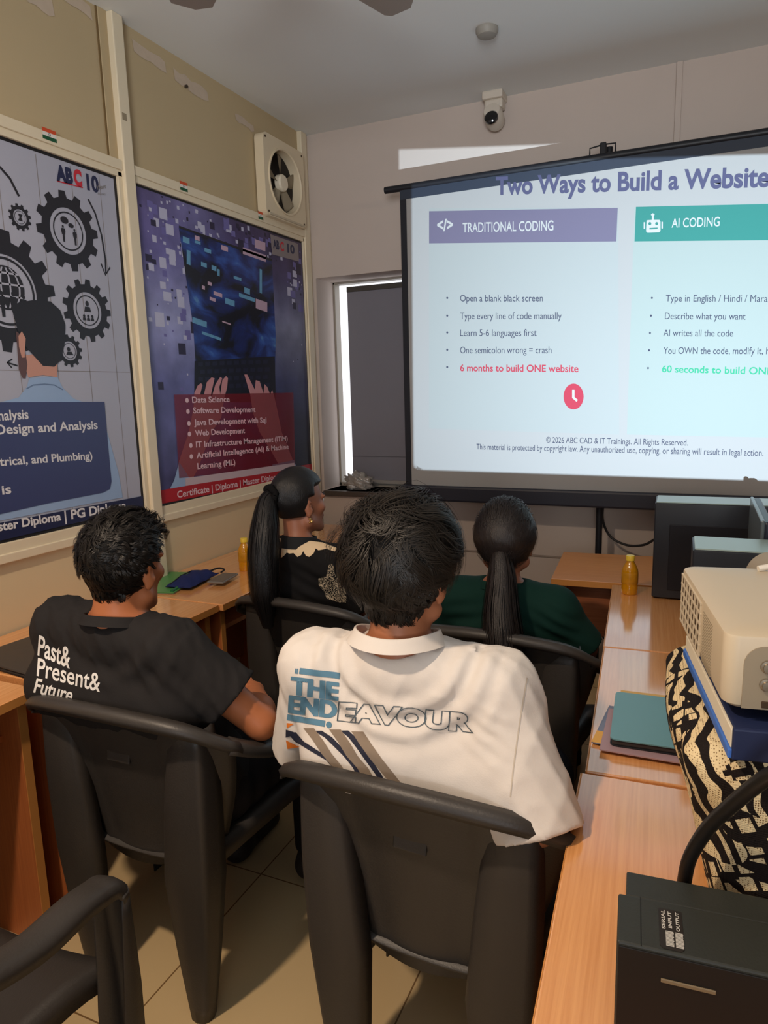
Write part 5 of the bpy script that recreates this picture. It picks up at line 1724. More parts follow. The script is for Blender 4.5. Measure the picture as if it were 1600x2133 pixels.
class Print:
    """Puts flat artwork on a garment: survey points of the photograph are carried to the cloth and follow its surface."""

    def __init__(self, garment):
        bpy.context.view_layer.update()
        me = garment.data
        mw = garment.parent.matrix_world if garment.parent else Matrix.Identity(4)
        self.mw = mw
        V = [mw @ v.co for v in me.vertices]
        self.tree = BVHTree.FromPolygons(V, [tuple(p.vertices) for p in me.polygons])
        self.g = garment

    def hit(self, x, y, d):
        r = self.tree.ray_cast(EYE, sight(x, y).normalized())
        if r[0] is None: return None
        n = r[1] if r[1].dot(sight(x, y)) < 0 else -r[1]
        return r[0] + n * d

    def put(self, name, tris_px, M, d=0.0012, maxlen=5.0):
        """tris_px: list of (verts2d, faces) in pixels."""
        bm = bmesh.new()
        for V, F in tris_px:
            vs = [bm.verts.new((v[0], v[1], 0)) for v in V]
            for f in F:
                try: bm.faces.new([vs[i] for i in f])
                except ValueError: pass
        for _ in range(6):
            es = [e for e in bm.edges if e.calc_length() > maxlen]
            if not es: break
            bmesh.ops.subdivide_edges(bm, edges=es, cuts=1, use_grid_fill=False)
            bmesh.ops.triangulate(bm, faces=[f for f in bm.faces if len(f.verts) > 4])
        dead = []
        for v in bm.verts:
            p = self.hit(v.co.x, v.co.y, d)
            if p is None: dead.append(v)
            else: v.co = p
        bmesh.ops.delete(bm, geom=dead, context='VERTS')
        me = bpy.data.meshes.new(name); bm.to_mesh(me); bm.free()
        me.transform(self.mw.inverted())
        return link_mesh(name, me, M, self.g, True)

    @staticmethod
    def poly(pix):
        bm = bmesh.new(); poly_on(bm, [(x, y, 0) for x, y in pix])
        bm.verts.index_update()
        V = [(v.co.x, v.co.y) for v in bm.verts]; F = [tuple(v.index for v in f.verts) for f in bm.faces]
        bm.free(); return V, F

    @staticmethod
    def text(s, A, B, up, bold=0.02, shear=0.0, outline=0.0):
        """Baseline from A to B, capital letters rising by the vector up (pixels)."""
        V, F = text2d(s, bold, shear=shear, outline=outline)
        x0, x1 = V[:, 0].min(), V[:, 0].max()
        k = (V[:, 0] - x0) / (x1 - x0); z = V[:, 1] / 0.70
        X = A[0] + k * (B[0] - A[0]) + z * up[0]; Y = A[1] + k * (B[1] - A[1]) + z * up[1]
        return list(zip(X, Y)), F


def collar(name, c, rx, ry, h, tilt, M, parent, yaw=0.0, flare=0.004, thick=0.004, dip=0.0):
    rows = []
    Rt = Matrix.Rotation(yaw, 3, 'Z') @ Matrix.Rotation(tilt, 3, 'X')
    for z, e in ((-.35, flare * 1.6), (0, flare), (.5, flare * .3), (.9, 0), (1.0, -.002), (.9, -.005), (0, -.004)):
        row = []
        for k in range(49):
            a = 2 * PI * k / 48
            row.append(Vector(c) + Rt @ Vector(((rx + e) * math.cos(a), (ry + e) * math.sin(a), z * h + dip * math.cos(2 * a) * .5)))
        rows.append(row)
    nr, nc = len(rows), 49
    V = [v for r in rows for v in r]
    F = [(i * nc + j, i * nc + j + 1, (i + 1) * nc + j + 1, (i + 1) * nc + j) for i in range(nr - 1) for j in range(nc - 1)]
    return raw(name, V, F, M, parent, True, world=True)

M_SKIN_W = mat('skin_warm', srgb(166, 106, 74), 0.5, 0.4, noise=0.06, nscale=30)
M_SKIN_B = mat('skin_brown', srgb(172, 104, 66), 0.48, 0.4, noise=0.06, nscale=30)
M_SKIN_G = mat('skin_deep', srgb(150, 96, 72), 0.5, 0.4, noise=0.05, nscale=30)
M_HAIR1 = hair_mat('hair_black_brown', srgb(34, 29, 24), 0.5, 0.35)
M_HAIR2 = hair_mat('hair_black', srgb(22, 18, 15), 0.48, 0.3)
M_HAIR0 = mat('hair_under', srgb(14, 12, 11), 0.7, 0.2, bump=0.5, bscale=150)


def nrm(v): return v / np.linalg.norm(v)


FWD = V3(0, 1, 0)
# ---------------------------------------------------------------- man in the white printed shirt
W = dict(pel=V3(-.455, 1.285, .515), chest=V3(-.495, 1.205, .84), shL=V3(-.685, 1.175, .945), shR=V3(-.315, 1.185, .950), neck=V3(-.498, 1.165, 1.00),
         head=V3(-.500, 1.195, 1.150), R=head_frame(math.radians(-1), math.radians(3), math.radians(3)), fw=FWD,
         elL=V3(-.760, 1.245, .735), elR=V3(-.222, 1.108, .752), wrL=V3(-.60, 1.47, .655), wrR=V3(-.285, 1.37, .715),
         hdL=V3(.5, .8, -.15), hnL=V3(0, -.1, -1), hdR=V3(-.4, .85, -.3), hnR=V3(0, -.1, -1),
         knL=V3(-.59, 1.70, .50), knR=V3(-.33, 1.70, .50), anL=V3(-.60, 1.68, .085), anR=V3(-.33, 1.68, .085))
tW = thing('person', 'seated man in a white T-shirt with blue lettering and thick tousled hair', 'person', (W['pel'][0], W['pel'][1], 0.0))
bodyW, gW = body(W, M_SKIN_W, tW)
eyes(gW, tW, W['R'])
trousers(W, mat('denim_dark', srgb(40, 40, 46), 0.8, 0.1, bump=0.3, bscale=150), tW)
M_TEE = mat('tee_white', srgb(222, 214, 206), 0.85, 0.15, bump=0.10, bscale=400)


def wrinkle(c, rad, amp, wl, direction, phase=0.0):
    c = np.array(c, F32); dr = np.array(nrm(np.array(direction, float)), F32)

    def f(p):
        q = p - c
        w = np.exp(-(q * q).sum(-1) / (rad * rad))
        return amp * w * np.sin((q @ dr) * (2 * PI / wl) + phase + 1.3 * np.sin(q[..., 0] * 17 + q[..., 2] * 9))
    return f, c - 2 * rad, c + 2 * rad


def tee(P, M, t, name, nh, puff=0.016, sleeve=0.62, sl_r=(.072, .082), h=0.0055, folds=(), hem=0.40, extra=None, arms='LR', low=None):
    s = P.get('s', 1.0); fw = P['fw']; rt = V3(fw[1], -fw[0], 0); RT = np.stack([rt, fw, V3(0, 0, 1)], 1)
    pts = [P[k] for k in ('pel', 'shL', 'shR', 'elL', 'elR')]
    lo = np.min(pts, 0) - .17; hi = np.max(pts, 0) + .17; lo[2] = hem; hi[2] = P['neck'][2] + .10
    B = Blend(lo, hi, h)
    B.ell(P['pel'] + V3(0, 0, .02), V3(.165, .125, .13) * s + puff, RT, .03)
    B.ell(P['pel'] * .5 + P['chest'] * .5, V3(.150, .108, .15) * s + puff, RT, .06)
    B.ell(P['chest'] + V3(0, 0, .0), V3(.172, .112, .150) * s + puff, RT, .06)
    B.cone(P['shL'], P['shR'], .058 * s + puff * .5, .058 * s + puff * .5, .05)
    nb = P['neck']
    for S in 'LR':
        B.cone(nb - V3(0, 0, .012), P['sh' + S], .058 * s + puff * .3, .056 * s + puff * .5, .04)
        e = P['sh' + S] + (P['el' + S] - P['sh' + S]) * sleeve
        B.cone(P['sh' + S], e, sl_r[0] * s, sl_r[1] * s, .035)
    for f in folds: B.warp(*f)
    if extra: extra(B)
    for S in 'LR':          # sleeve hems
        e = P['sh' + S] + (P['el' + S] - P['sh' + S]) * sleeve
        dd = nrm(P['el' + S] - P['sh' + S])
        R = sl_r[1] * s + .02
        s_, p_ = B._win(e - .13, e + .13, 0)
        q = p_ - e.astype(F32)
        along = q @ dd.astype(F32)
        rad = np.linalg.norm(q - along[..., None] * dd.astype(F32), axis=-1)
        cut = np.where(rad < R + .02, along, -1)
        B.D[s_] = np.maximum(B.D[s_], cut)
        B.cone(e + dd * .012, e - dd * .035, sl_r[1] * s - .012, sl_r[1] * s - .018, 0.0, 'sub')
    B.ell(nb + V3(*nh[0]), nh[1], None, .012, 'sub')
    return B.build(name, M, t)[0]


nW = W['neck']


def ring_folds(p):
    q = p - np.array([nW[0] + .015, nW[1], nW[2] + .03], F32)
    r = np.sqrt(q[..., 0] ** 2 * .8 + q[..., 2] ** 2)
    w = np.exp(-((r - .13) / .045) ** 2) * (q[..., 2] < 0.0) * (q[..., 1] < .03)
    return -.0065 * w * np.sin(r * 2 * PI / .047 + .6)




def crumple(amp, seed):
    r_ = np.random.default_rng(seed)
    ks = [(r_.normal(size=3) * f, r_.uniform(0, 6.28), a) for f, a in ((26, 1), (30, .9), (44, .6), (60, .45), (75, .35))]

    def f(p):
        v = 0
        for k, ph, a in ks:
            s_ = np.sin(p @ k.astype(F32) + ph)
            v = v + a * (1 - np.abs(s_)) ** 2
        return -amp * (v - 1.2)
    return f


foldsW = [(ring_folds, nW - .35, nW + .2), (crumple(.0034, 5), W['pel'] - .5, W['pel'] + .6),
          wrinkle((-.30, 1.10, .90), .05, .0022, .026, (.3, 0, 1)), wrinkle((-.36, 1.08, .84), .06, .002, .043, (-.5, 0, 1)),
          wrinkle((-.62, 1.09, .80), .08, .004, .05, (.6, 0, 1)), wrinkle((-.24, 1.16, .82), .06, .003, .06, (.8, .2, .6)), wrinkle((-.70, 1.15, .86), .06, .004, .05, (1, 0, .4)), wrinkle((-.50, 1.08, .80), .09, .0025, .06, (.1, 0, 1))]


def slack(a, b, r):
    def f(B):
        B.cone(a, b, r, r, .05)
    return f


shirtW = tee(W, M_TEE, tW, 'tshirt', ((-.002, .0, .055), (.076, .074, .060)), extra=slack((-.62, 1.150, .79), (-.33, 1.150, .79), .088), puff=0.018, sleeve=1.08, sl_r=(.072, .082), folds=foldsW)
collar('collar', nW + V3(-.004, -.002, .030), .083, .081, .019, math.radians(-12), M_TEE, shirtW, 0.15, .009, dip=.012)

PW = Print(shirtW)
M_PB = mat('print_blue', srgb(92, 132, 156), 0.7, 0.2)
M_PO = mat('print_orange', srgb(226, 124, 48), 0.7, 0.2)
M_PN = mat('print_navy', srgb(44, 46, 62), 0.7, 0.2)
M_PT = mat('print_taupe', srgb(140, 124, 108), 0.7, 0.2)
M_PG = mat('print_outline', srgb(92, 104, 112), 0.7, 0.2)
PP = Print.poly
X1 = lambda x: 580 + x / 3.636          # survey taken from an enlarged crop of the shirt back
Y1 = lambda y: 1360 + y / 3.636
Q = lambda *pts: [(X1(a), Y1(b)) for a, b in pts]
PW.put('print_bar', [PP(Q((165, 114), (470, 150), (465, 196), (158, 158)))], M_PB)
PW.put('print_bar', [PP(Q((72, 462), (358, 515), (352, 560), (66, 506)))], M_PB)
PW.put('print_bar', [PP(Q((131, 118), (140, 118), (134, 156), (125, 154))), PP(Q((144, 119), (153, 120), (147, 158), (138, 157)))], M_PB)
PW.put('print_dot', [PP([(X1(385 + 22 * math.cos(2 * PI * k / 20)), Y1(545 + 25 * math.sin(2 * PI * k / 20))) for k in range(20)])], M_PB)
up1 = (6 / 3.636, -125 / 3.636)
PW.put('print_word', [Print.text('THE', (X1(96) + k, Y1(306)), (X1(452) + k, Y1(354)), up1, .036) for k in (-1.4, 0, 1.4)], M_PB)
PW.put('print_word', [Print.text('END', (X1(80) + k, Y1(446)), (X1(440) + k, Y1(494)), up1, .036) for k in (-1.4, 0, 1.4)], M_PB)
PW.put('print_outline_word', [Print.text('EAVOUR', (X1(445), Y1(502)), (X1(1484), Y1(592)), (12 / 3.636, -124 / 3.636), .07, outline=.017)], M_PG, 0.0014)
PW.put('print_orange_patch', [PP(Q((66, 530), (120, 536), (68, 570))), PP(Q((60, 660), (165, 712), (70, 726)))], M_PO)
PW.put('print_blue_patch', [PP(Q((60, 580), (120, 598), (90, 630), (58, 640)))], M_PN)


PW.put('sleeve_seam', [PP([(1096, 1412), (1086, 1470), (1076, 1540), (1068, 1600), (1062, 1660), (1064.5, 1660), (1071, 1600), (1079, 1540), (1089, 1470), (1099, 1412)])], mat('seam_shade', srgb(198, 186, 170), 0.8), 0.0008)  # shade of the seam groove painted as a darker beige strip


def band(pix, w0, w1):
    L, Rr = [], []
    for i, (x, y) in enumerate(pix):
        w = (w0 + (w1 - w0) * i / (len(pix) - 1)) / 2
        L.append((x - w, y)); Rr.append((x + w, y))
    return PP([(X1(a), Y1(b)) for a, b in L + Rr[::-1]])


for pts, wd in (([(232, 570), (300, 660), (365, 760), (440, 850), (490, 920), (520, 960)], 80), ([(430, 580), (500, 680), (560, 780), (640, 870), (690, 960), (715, 1010)], 88), ([(600, 595), (660, 690), (740, 800), (830, 910), (910, 1010), (930, 1040)], 92)):
    PW.put('print_stripe', [band(pts, wd, wd * .9)], M_PT)
for pts, wd in (([(100, 600), (160, 670), (270, 740), (390, 810), (450, 880), (480, 950)], 70), ([(300, 590), (380, 640), (440, 700), (520, 780), (590, 870), (640, 980)], 62), ([(500, 588), (560, 640), (620, 720), (690, 820), (760, 920), (810, 1020)], 60)):
    PW.put('print_stripe', [band(pts, wd, wd * .7)], M_PN, 0.0009)


# hair of the man in white: thick layered waves
def crown_flow(cr, down, swirl, fwdv=(0, 0, 0)):
    cr = nrm(V3(*cr)); fv = V3(*fwdv)

    def f(q, r):
        a = q - cr
        sw = np.cross(np.broadcast_to(cr, q.shape), q)
        return a * 1.0 + sw * swirl + V3(0, 0, -down) + fv
    return f


def ok_short(front=.42, nape=-.66, side=-.20):
    def f(v, r):
        x, y, z = v
        if y > .30 and z < front + .25 * (y - .30): return False
        if y > -.12 and z < side + .55 * (y + .12) and abs(x) > .3: return False
        if y <= -.12 and z < nape + .5 * max(0, y + .6): return False
        if y > .1 and z < .1: return False
        return True
    return f


def hair_cap(O, Rm, s, parent, grow, ok, M, name='hair', rough=.004, seed=0, h=.0055, bump=None):
    """Under-volume of the hair hugging the skull."""
    lo = O - .2 * s; hi = O + .2 * s
    B = Blend(lo, hi, h)
    c = O + Rm @ (V3(0, -.004, .030) * s)
    s_, p_ = B._win(lo, hi, 0)
    q = (p_ - c.astype(F32)) @ np.array(Rm, F32)
    u = q / (np.array([.074, .096, .096], F32) * s)
    L = np.linalg.norm(u, axis=-1); n_ = u / np.maximum(L, 1e-6)[..., None]
    g_ = grow(n_) * s
    d = (L - 1) * .088 * s - g_ + rough * np.sin(q[..., 0] * 140 + 3 * np.sin(q[..., 2] * 60)) * np.sin(q[..., 1] * 120 + 2 * np.sin(q[..., 0] * 80))
    B.D[s_] = d.astype(F32)
    return B.build(name, M, parent, relax=1)[0]


def grow_fn(top, side, nape, front=.44, ext=0.0, off=-.02):
    def f(n):
        x, y, z = n[..., 0], n[..., 1], n[..., 2]
        sm = lambda a, b, v: np.clip((v - a) / (b - a), 0, 1) ** 2 * (3 - 2 * np.clip((v - a) / (b - a), 0, 1))
        g = nape + (side - nape) * sm(-.55, -.05, z) + (top - side) * sm(-.05, .75, z)
        face = sm(.20, .36, y) * (1 - sm(front - .10, front + .06, z))
        temple = sm(-.10, .02, y) * (1 - sm(-.06, .10, z)) 
        under = (1 - sm(-.80, -.66, z)) if ext == 0 else np.maximum((1 - sm(-.80, -.66, z)) * sm(-.36, -.22, y), 1 - sm(-.99, -.90, z))
        if ext: g = g + ext * (1 - sm(-.92, -.60, z)) * (1 - sm(-.40, -.20, y))
        m = np.maximum(np.maximum(face, temple), under)
        return g * (1 - m) + off * m
    return f


hsW = hair_cap(W['head'], W['R'], 1.0, tW, grow_fn(.024, .020, .010, ext=.026), None, M_HAIR0, 'hair', .003)


def len_W(v, r):
    if abs(v[0]) > .62 and v[2] < .12: return .022 * r.uniform(.6, 1.1)
    return (.045 + .055 * max(0, v[2] + .1)) * r.uniform(.6, 1.25) if v[2] > -.25 else .040 * r.uniform(.6, 1.2)


def lift_W(v, r):
    k = .024 + .022 * max(0, v[2]) + .030 * max(0, -v[0]) * max(0, v[2] + .35)
    if v[2] < -.2: k = .010 + .014 * max(0, (v[2] + .75))
    return k * r.uniform(.55, 1.35)


st = strands('hair', W['head'], W['R'], 10500, M_HAIR1, tW, ok_short(.42, -.93, -.16), crown_flow((.05, -.62, .78), .42, .35), len_W, lift_W, .00085, 9, 1.0, wave=.85, seed=4, clumps=520, gather=.62, ext=.028)
hsW.data.materials.append(M_HAIR1)


def merge_hair(cap, st):
    """cap and strands become one hair mesh with two materials."""
    bm = bmesh.new(); bm.from_mesh(cap.data)
    n0 = len(bm.faces)
    bm.from_mesh(st.data)
    bm.faces.ensure_lookup_table()
    for f in bm.faces[n0:]: f.material_index = 1
    for f in bm.faces: f.smooth = True
    bm.to_mesh(cap.data); bm.free()
    bpy.data.objects.remove(st)


merge_hair(hsW, st)

# ---------------------------------------------------------------- man in the black shirt
Bm = dict(pel=V3(-1.175, 1.325, .515), chest=V3(-1.250, 1.240, .815), shL=V3(-1.445, 1.215, .930), shR=V3(-1.085, 1.195, .920), neck=V3(-1.232, 1.185, .965),
          head=V3(-1.230, 1.215, 1.098), R=head_frame(math.radians(7), math.radians(-2), math.radians(2)), fw=FWD,
          elL=V3(-1.455, 1.345, .735), elR=V3(-.905, 1.275, .735), wrL=V3(-1.19, 1.455, .755), wrR=V3(-1.05, 1.455, .715),
          hdL=V3(.95, -.05, .05), hnL=V3(.1, -.1, -1), hdR=V3(-.85, .45, -.05), hnR=V3(0, -.1, -1), curl=.45,
          knL=V3(-1.30, 1.74, .50), knR=V3(-1.05, 1.74, .50), anL=V3(-1.31, 1.70, .085), anR=V3(-1.05, 1.72, .085))
tB = thing('person', 'seated man in a black T-shirt with white words and short cropped hair', 'person', (Bm['pel'][0], Bm['pel'][1], 0.0))
bodyB, gB = body(Bm, M_SKIN_B, tB)
eyes(gB, tB, Bm['R'])
trousers(Bm, mat('trouser_black', srgb(30, 28, 30), 0.8, 0.1), tB)
M_TEEB = mat('tee_black', srgb(39, 37, 37), 0.85, 0.15, bump=0.10, bscale=400)
nB = Bm['neck']


def ring_foldsB(p):
    q = p - np.array([nB[0], nB[1], nB[2] + .03], F32)
    r = np.sqrt(q[..., 0] ** 2 * .7 + q[..., 2] ** 2)
    w = np.exp(-((r - .14) / .05) ** 2) * (q[..., 2] < 0.0) * (q[..., 1] < .03)
    return -.004 * w * np.sin(r * 2 * PI / .06)


foldsB = [(ring_foldsB, nB - .35, nB + .2), (crumple(.0034, 8), Bm['pel'] - .5, Bm['pel'] + .6), wrinkle((-1.05, 1.14, .84), .07, .004, .05, (.7, 0, .7)), wrinkle((-1.15, 1.13, .80), .09, .005, .055, (.2, 0, 1)), wrinkle((-.97, 1.22, .83), .07, .0035, .04, (.6, .3, .6))]
shirtB = tee(Bm, M_TEEB, tB, 'tshirt', ((0, .002, .052), (.074, .072, .058)), extra=slack((-1.425, 1.175, .80), (-1.09, 1.185, .79), .088), puff=0.014, sleeve=0.66, sl_r=(.070, .080), folds=foldsB)
collar('collar', nB + V3(0, .003, .012), .080, .079, .017, math.radians(-14), M_TEEB, shirtB, 0.1, .006)
PB = Print(shirtB)
M_WT = mat('print_white', srgb(226, 224, 220), 0.7, 0.2)
PB.put('print_word', [Print.text('Past&', (79, 1364), (146, 1392), (3, -42), .016)], M_WT)
PB.put('print_word', [Print.text('Present&', (77, 1407), (209, 1441), (3, -37), .012)], M_WT)
PB.put('print_word', [Print.text('Future', (70, 1441), (151, 1463), (2, -30), .020, shear=.25)], M_WT)
capB = hair_cap(Bm['head'], Bm['R'], 1.0, tB, grow_fn(.017, .011, .005, ext=.020), None, M_HAIR0, 'hair', .002)
st = strands('hair', Bm['head'], Bm['R'], 7500, M_HAIR2, tB, ok_short(.40, -.92, -.14), crown_flow((.0, -.72, .69), .15, .7, (.25, .35, 0)),
             lambda v, r: (.020 + .022 * max(0, v[2])) * r.uniform(.7, 1.3) if v[2] > -.2 else .014, lambda v, r: (.013 + .010 * max(0, v[2]) + (.014 if v[1] > .35 else 0)) * r.uniform(.7, 1.5) if v[2] > -.2 else .006, .00095, 5, 1.0, wave=.4, seed=6, clumps=650, gather=.55, ext=.022)
capB.data.materials.append(M_HAIR2)
merge_hair(capB, st)

# ---------------------------------------------------------------- woman in the black and cream dress
G = dict(pel=V3(-1.20, 2.20, .510), chest=V3(-1.275, 2.135, .80), shL=V3(-1.43, 2.155, .905), shR=V3(-1.135, 2.085, .905), neck=V3(-1.272, 2.085, .955),
         head=V3(-1.284, 2.115, 1.108), R=head_frame(math.radians(-24), math.radians(2), math.radians(0)), fw=nrm(V3(.22, .97, 0)), s=.93, hs=1.02, nk=.86,
         elL=V3(-1.47, 2.25, .72), elR=V3(-1.05, 2.15, .72), wrL=V3(-1.32, 2.43, .66), wrR=V3(-1.12, 2.40, .66),
         hdL=V3(.6, .8, -.1), hnL=V3(0, 0, -1), hdR=V3(-.4, .9, -.1), hnR=V3(0, 0, -1),
         knL=V3(-1.24, 2.62, .49), knR=V3(-1.03, 2.60, .49), anL=V3(-1.23, 2.60, .085), anR=V3(-1.03, 2.58, .085))
tG = thing('person', 'seated woman in profile with a long black ponytail and a black and cream dress', 'person', (G['pel'][0], G['pel'][1], 0.0))
bodyG, gG = body(G, M_SKIN_G, tG)
eyes(gG, tG, G['R'])
M_DRESS = mat('dress_black', srgb(26, 25, 26), 0.85, 0.15, noise=0.2, nscale=40)
trousers(G, M_DRESS, tG, 'skirt', .018)
dress = tee(G, M_DRESS, tG, 'dress', ((.0, .0, .060), (.058, .058, .050)), puff=0.010, sleeve=0.88, sl_r=(.066, .066), folds=[wrinkle((-1.2, 2.02, .82), .1, .003, .05, (.3, 0, 1))])
collar('collar', G['neck'] + V3(0, 0, .012), .064, .062, .032, math.radians(-8), mat('collar_black', srgb(18, 18, 20), 0.8), dress, 0, .003)
PG = Print(dress)
M_CRM = mat('dress_cream', srgb(222, 196, 160), 0.8, 0.15)
PG.put('cream_yoke', [PP([(582, 1122), (600, 1123), (650, 1128), (672, 1131), (696, 1140), (720, 1150), (722, 1160), (700, 1150), (680, 1144), (664, 1147), (658, 1143), (654, 1153), (645, 1160), (638, 1158), (632, 1148), (628, 1156), (620, 1160), (612, 1152), (604, 1153), (598, 1151), (592, 1158), (586, 1162), (588, 1140)])], M_CRM, .002, 4)


def lace_material():
    M = mat('lace_print', srgb(26, 25, 26), 0.8, 0.15)
    nt = M.node_tree; b = nt.nodes['Principled BSDF']; N = nt.nodes.new; Lk = nt.links.new
    tc = N('ShaderNodeTexCoord')
    v = N('ShaderNodeTexNoise'); v.inputs['Scale'].default_value = 75; v.inputs['Detail'].default_value = 1; v.inputs['Distortion'].default_value = 2.2
    Lk(tc.outputs['Object'], v.inputs['Vector'])
    m1 = N('ShaderNodeMath'); m1.operation = 'SUBTRACT'; m1.inputs[1].default_value = .5; Lk(v.outputs['Fac'], m1.inputs[0])
    m2 = N('ShaderNodeMath'); m2.operation = 'ABSOLUTE'; Lk(m1.outputs[0], m2.inputs[0])
    m3 = N('ShaderNodeMath'); m3.operation = 'LESS_THAN'; m3.inputs[1].default_value = .055; Lk(m2.outputs[0], m3.inputs[0])
    mx = N('ShaderNodeMix'); mx.data_type = 'RGBA'
    mx.inputs[6].default_value = srgb(26, 25, 26); mx.inputs[7].default_value = srgb(206, 188, 160)
    Lk(m3.outputs[0], mx.inputs[0]); Lk(mx.outputs[2], b.inputs['Base Color'])
    return M


PG.put('lace_motif', [PP([(686, 1176), (694, 1174), (698, 1196), (712, 1212), (722, 1238), (722, 1256), (706, 1254), (680, 1246), (676, 1232), (664, 1218), (664, 1204), (680, 1200)])], lace_material(), .002, 4)
# sleek hair drawn back into a long ponytail
M_SLEEK = mat('hair_sleek', srgb(22, 20, 21), 0.42, 0.4, bump=0.35, bscale=60, stretch=(14, 2, 2))
hs_ = G['s'] * G['hs']
capG = hair_cap(G['head'], G['R'], hs_, tG, grow_fn(.017, .015, .010, .40), None, M_SLEEK, 'hair', .0006)
setp(capG)


def ponytail(name, pts, radii, M, parent, n, width, seed):
    """Bundle of long ribbons along a path, around a solid core."""
    C_ = spline(pts, 6)
    Rr = np.interp(np.linspace(0, 1, len(C_)), np.linspace(0, 1, len(radii)), radii)
    core = tube(name, C_, 0, M, parent, 14, [max(.004, r * .86) for r in Rr], world=True)
    rg = np.random.default_rng(seed)
    VV, FF = [], []
    for i in range(n):
        a = rg.uniform(0, 2 * PI); rr = math.sqrt(rg.uniform(.55, 1)); f1 = rg.uniform(.75, 1.0)
        m_ = int(len(C_) * f1); dr = rg.normal(0, .35)
        ring = []
        for j in range(m_):
            tg = (C_[min(j + 1, len(C_) - 1)] - C_[max(j - 1, 0)]).normalized()
            u = tg.cross(Vector((0.3, 1, 0.1))).normalized(); w = tg.cross(u)
            aa = a + dr * j / len(C_)
            o = (u * math.cos(aa) + w * math.sin(aa))
            ring.append((C_[j] + o * Rr[j] * rr * 1.03, tg.cross(o).normalized()))
        b = len(VV)
        for j, (p, sd) in enumerate(ring):
            wd = width * (1 - .7 * (j / len(ring)) ** 3)
            VV += [p + sd * wd, p - sd * wd]
        FF += [(b + 2 * j, b + 2 * j + 1, b + 2 * j + 3, b + 2 * j + 2) for j in range(len(ring) - 1)]
    o = raw('ribbons', VV, FF, None, parent, True, world=True)
    bm = bmesh.new(); bm.from_mesh(core.data); bm.from_mesh(o.data)
    for f in bm.faces: f.smooth = True
    bm.to_mesh(core.data); bm.free(); bpy.data.objects.remove(o)
    return core


tie = gG(0, -.118, .052)
ponytail('ponytail', [gG(0, -.095, .055), tie, tie + V3(-.004, -.018, -.025), tie + V3(.004, -.050, -.10), tie + V3(.012, -.085, -.20), tie + V3(.020, -.100, -.32), tie + V3(.024, -.095, -.44)], [.022, .022, .034, .050, .055, .054, .022], M_SLEEK, tG, 420, .0014, 3)
bm = bmesh.new()
ringp = []
for k in range(25):
    a = 2 * PI * k / 24
    ringp.append(Vector(tie) + Vector(G['R'] @ V3(.027 * math.cos(a), .004 * math.sin(5 * a), .027 * math.sin(a))))
bm_tube(bm, ringp, .012, 8, False)
from_bm('scrunchie', bm, mat('scrunchie_black', srgb(20, 19, 20), 0.9, 0.1, bump=.6, bscale=90), tG, True, world=True)
bm = bmesh.new()
for k, (y, z, r) in enumerate(((-.014, -.046, .0055), (-.008, -.056, .005), (-.016, -.058, .004))):
    bmesh.ops.create_uvsphere(bm, u_segments=12, v_segments=8, radius=r, matrix=Matrix.Translation(Vector(gG(.087, y, z))))
from_bm('earring', bm, mat('earring_gold', srgb(230, 190, 120), 0.2, 0.6, metal=0.9), tG, True, world=True)

# ---------------------------------------------------------------- woman in dark green
D = dict(pel=V3(-.50, 2.14, .505), chest=V3(-.515, 2.055, .75), shL=V3(-.665, 2.06, .835), shR=V3(-.365, 2.045, .835), neck=V3(-.520, 2.03, .885),
         head=V3(-.520, 2.065, 1.026), R=head_frame(math.radians(6), math.radians(-2), math.radians(-2)), fw=FWD, s=.93, hs=1.0, nk=.86,
         elL=V3(-.735, 2.13, .70), elR=V3(-.280, 2.09, .705), wrL=V3(-.60, 2.34, .65), wrR=V3(-.36, 2.33, .66),
         hdL=V3(.5, .85, -.1), hnL=V3(0, 0, -1), hdR=V3(-.4, .9, -.1), hnR=V3(0, 0, -1),
         knL=V3(-.60, 2.55, .49), knR=V3(-.40, 2.55, .49), anL=V3(-.60, 2.53, .085), anR=V3(-.40, 2.53, .085))
tD = thing('person', 'seated woman in a dark green top with hair tied back, seen from behind', 'person', (D['pel'][0], D['pel'][1], 0.0))
bodyD, gD = body(D, M_SKIN_G, tD)
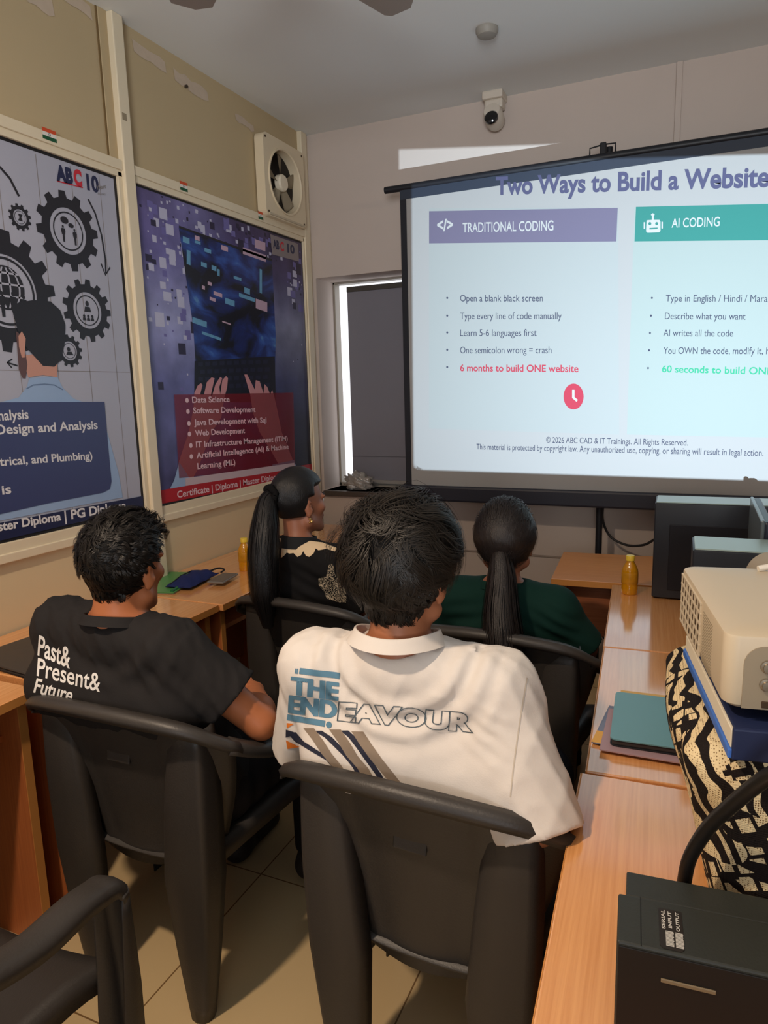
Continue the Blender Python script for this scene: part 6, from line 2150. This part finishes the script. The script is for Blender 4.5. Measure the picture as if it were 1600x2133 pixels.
eyes(gD, tD, D['R'])
trousers(D, mat('trouser_dark', srgb(24, 26, 28), 0.85, 0.1), tD)
M_GRN = mat('top_dark_green', srgb(15, 46, 40), 0.85, 0.15, noise=0.08, nscale=20)
top = tee(D, M_GRN, tD, 'top', ((0, 0, .05), (.066, .066, .052)), puff=0.014, sleeve=0.95, sl_r=(.068, .072), folds=[wrinkle((-.35, 1.97, .80), .08, .004, .04, (.5, 0, 1)), wrinkle((-.62, 1.98, .79), .08, .004, .045, (-.4, 0, 1))])
collar('collar', D['neck'] + V3(0, 0, .012), .068, .066, .018, math.radians(-10), M_GRN, top, 0, .004)
M_SLEEK2 = mat('hair_soft_brown', srgb(34, 28, 27), 0.45, 0.4, bump=0.35, bscale=50, stretch=(10, 10, 1.2))
capD = hair_cap(D['head'], D['R'], D['s'], tD, grow_fn(.026, .036, .026, .40), None, M_SLEEK2, 'hair', .0012)
st = strands('hair', D['head'], D['R'], 2600, M_SLEEK2, tD, ok_short(.40, -.72, -.18), lambda q, r: np.broadcast_to(V3(0, -.75, -.62), q.shape) - q * V3(.9, 0, 0), lambda v, r: .10 * r.uniform(.5, 1), lambda v, r: .030 * r.uniform(.8, 1.15), .0009, 6, D['s'], wave=.12, seed=12)
capD.data.materials.append(M_SLEEK2)
merge_hair(capD, st)
k0 = gD(0, -.112, -.028)
ponytail('ponytail', [gD(0, -.085, -.02), k0, k0 + V3(.008, -.020, -.05), k0 + V3(.016, -.055, -.12), k0 + V3(.030, -.095, -.20), k0 + V3(.044, -.110, -.30), k0 + V3(.052, -.105, -.38)], [.030, .030, .042, .052, .062, .070, .034], M_SLEEK2, tD, 420, .0014, 8)
bm = bmesh.new()
bm_tube(bm, [Vector(k0) + Vector((.026 * math.cos(2 * PI * k / 20), .006 * math.sin(2 * PI * k / 20), .018 * math.sin(2 * PI * k / 20))) for k in range(21)], .006, 8, False)
from_bm('hair_tie', bm, mat('tie_black', srgb(18, 18, 20), 0.8), tD, True, world=True)
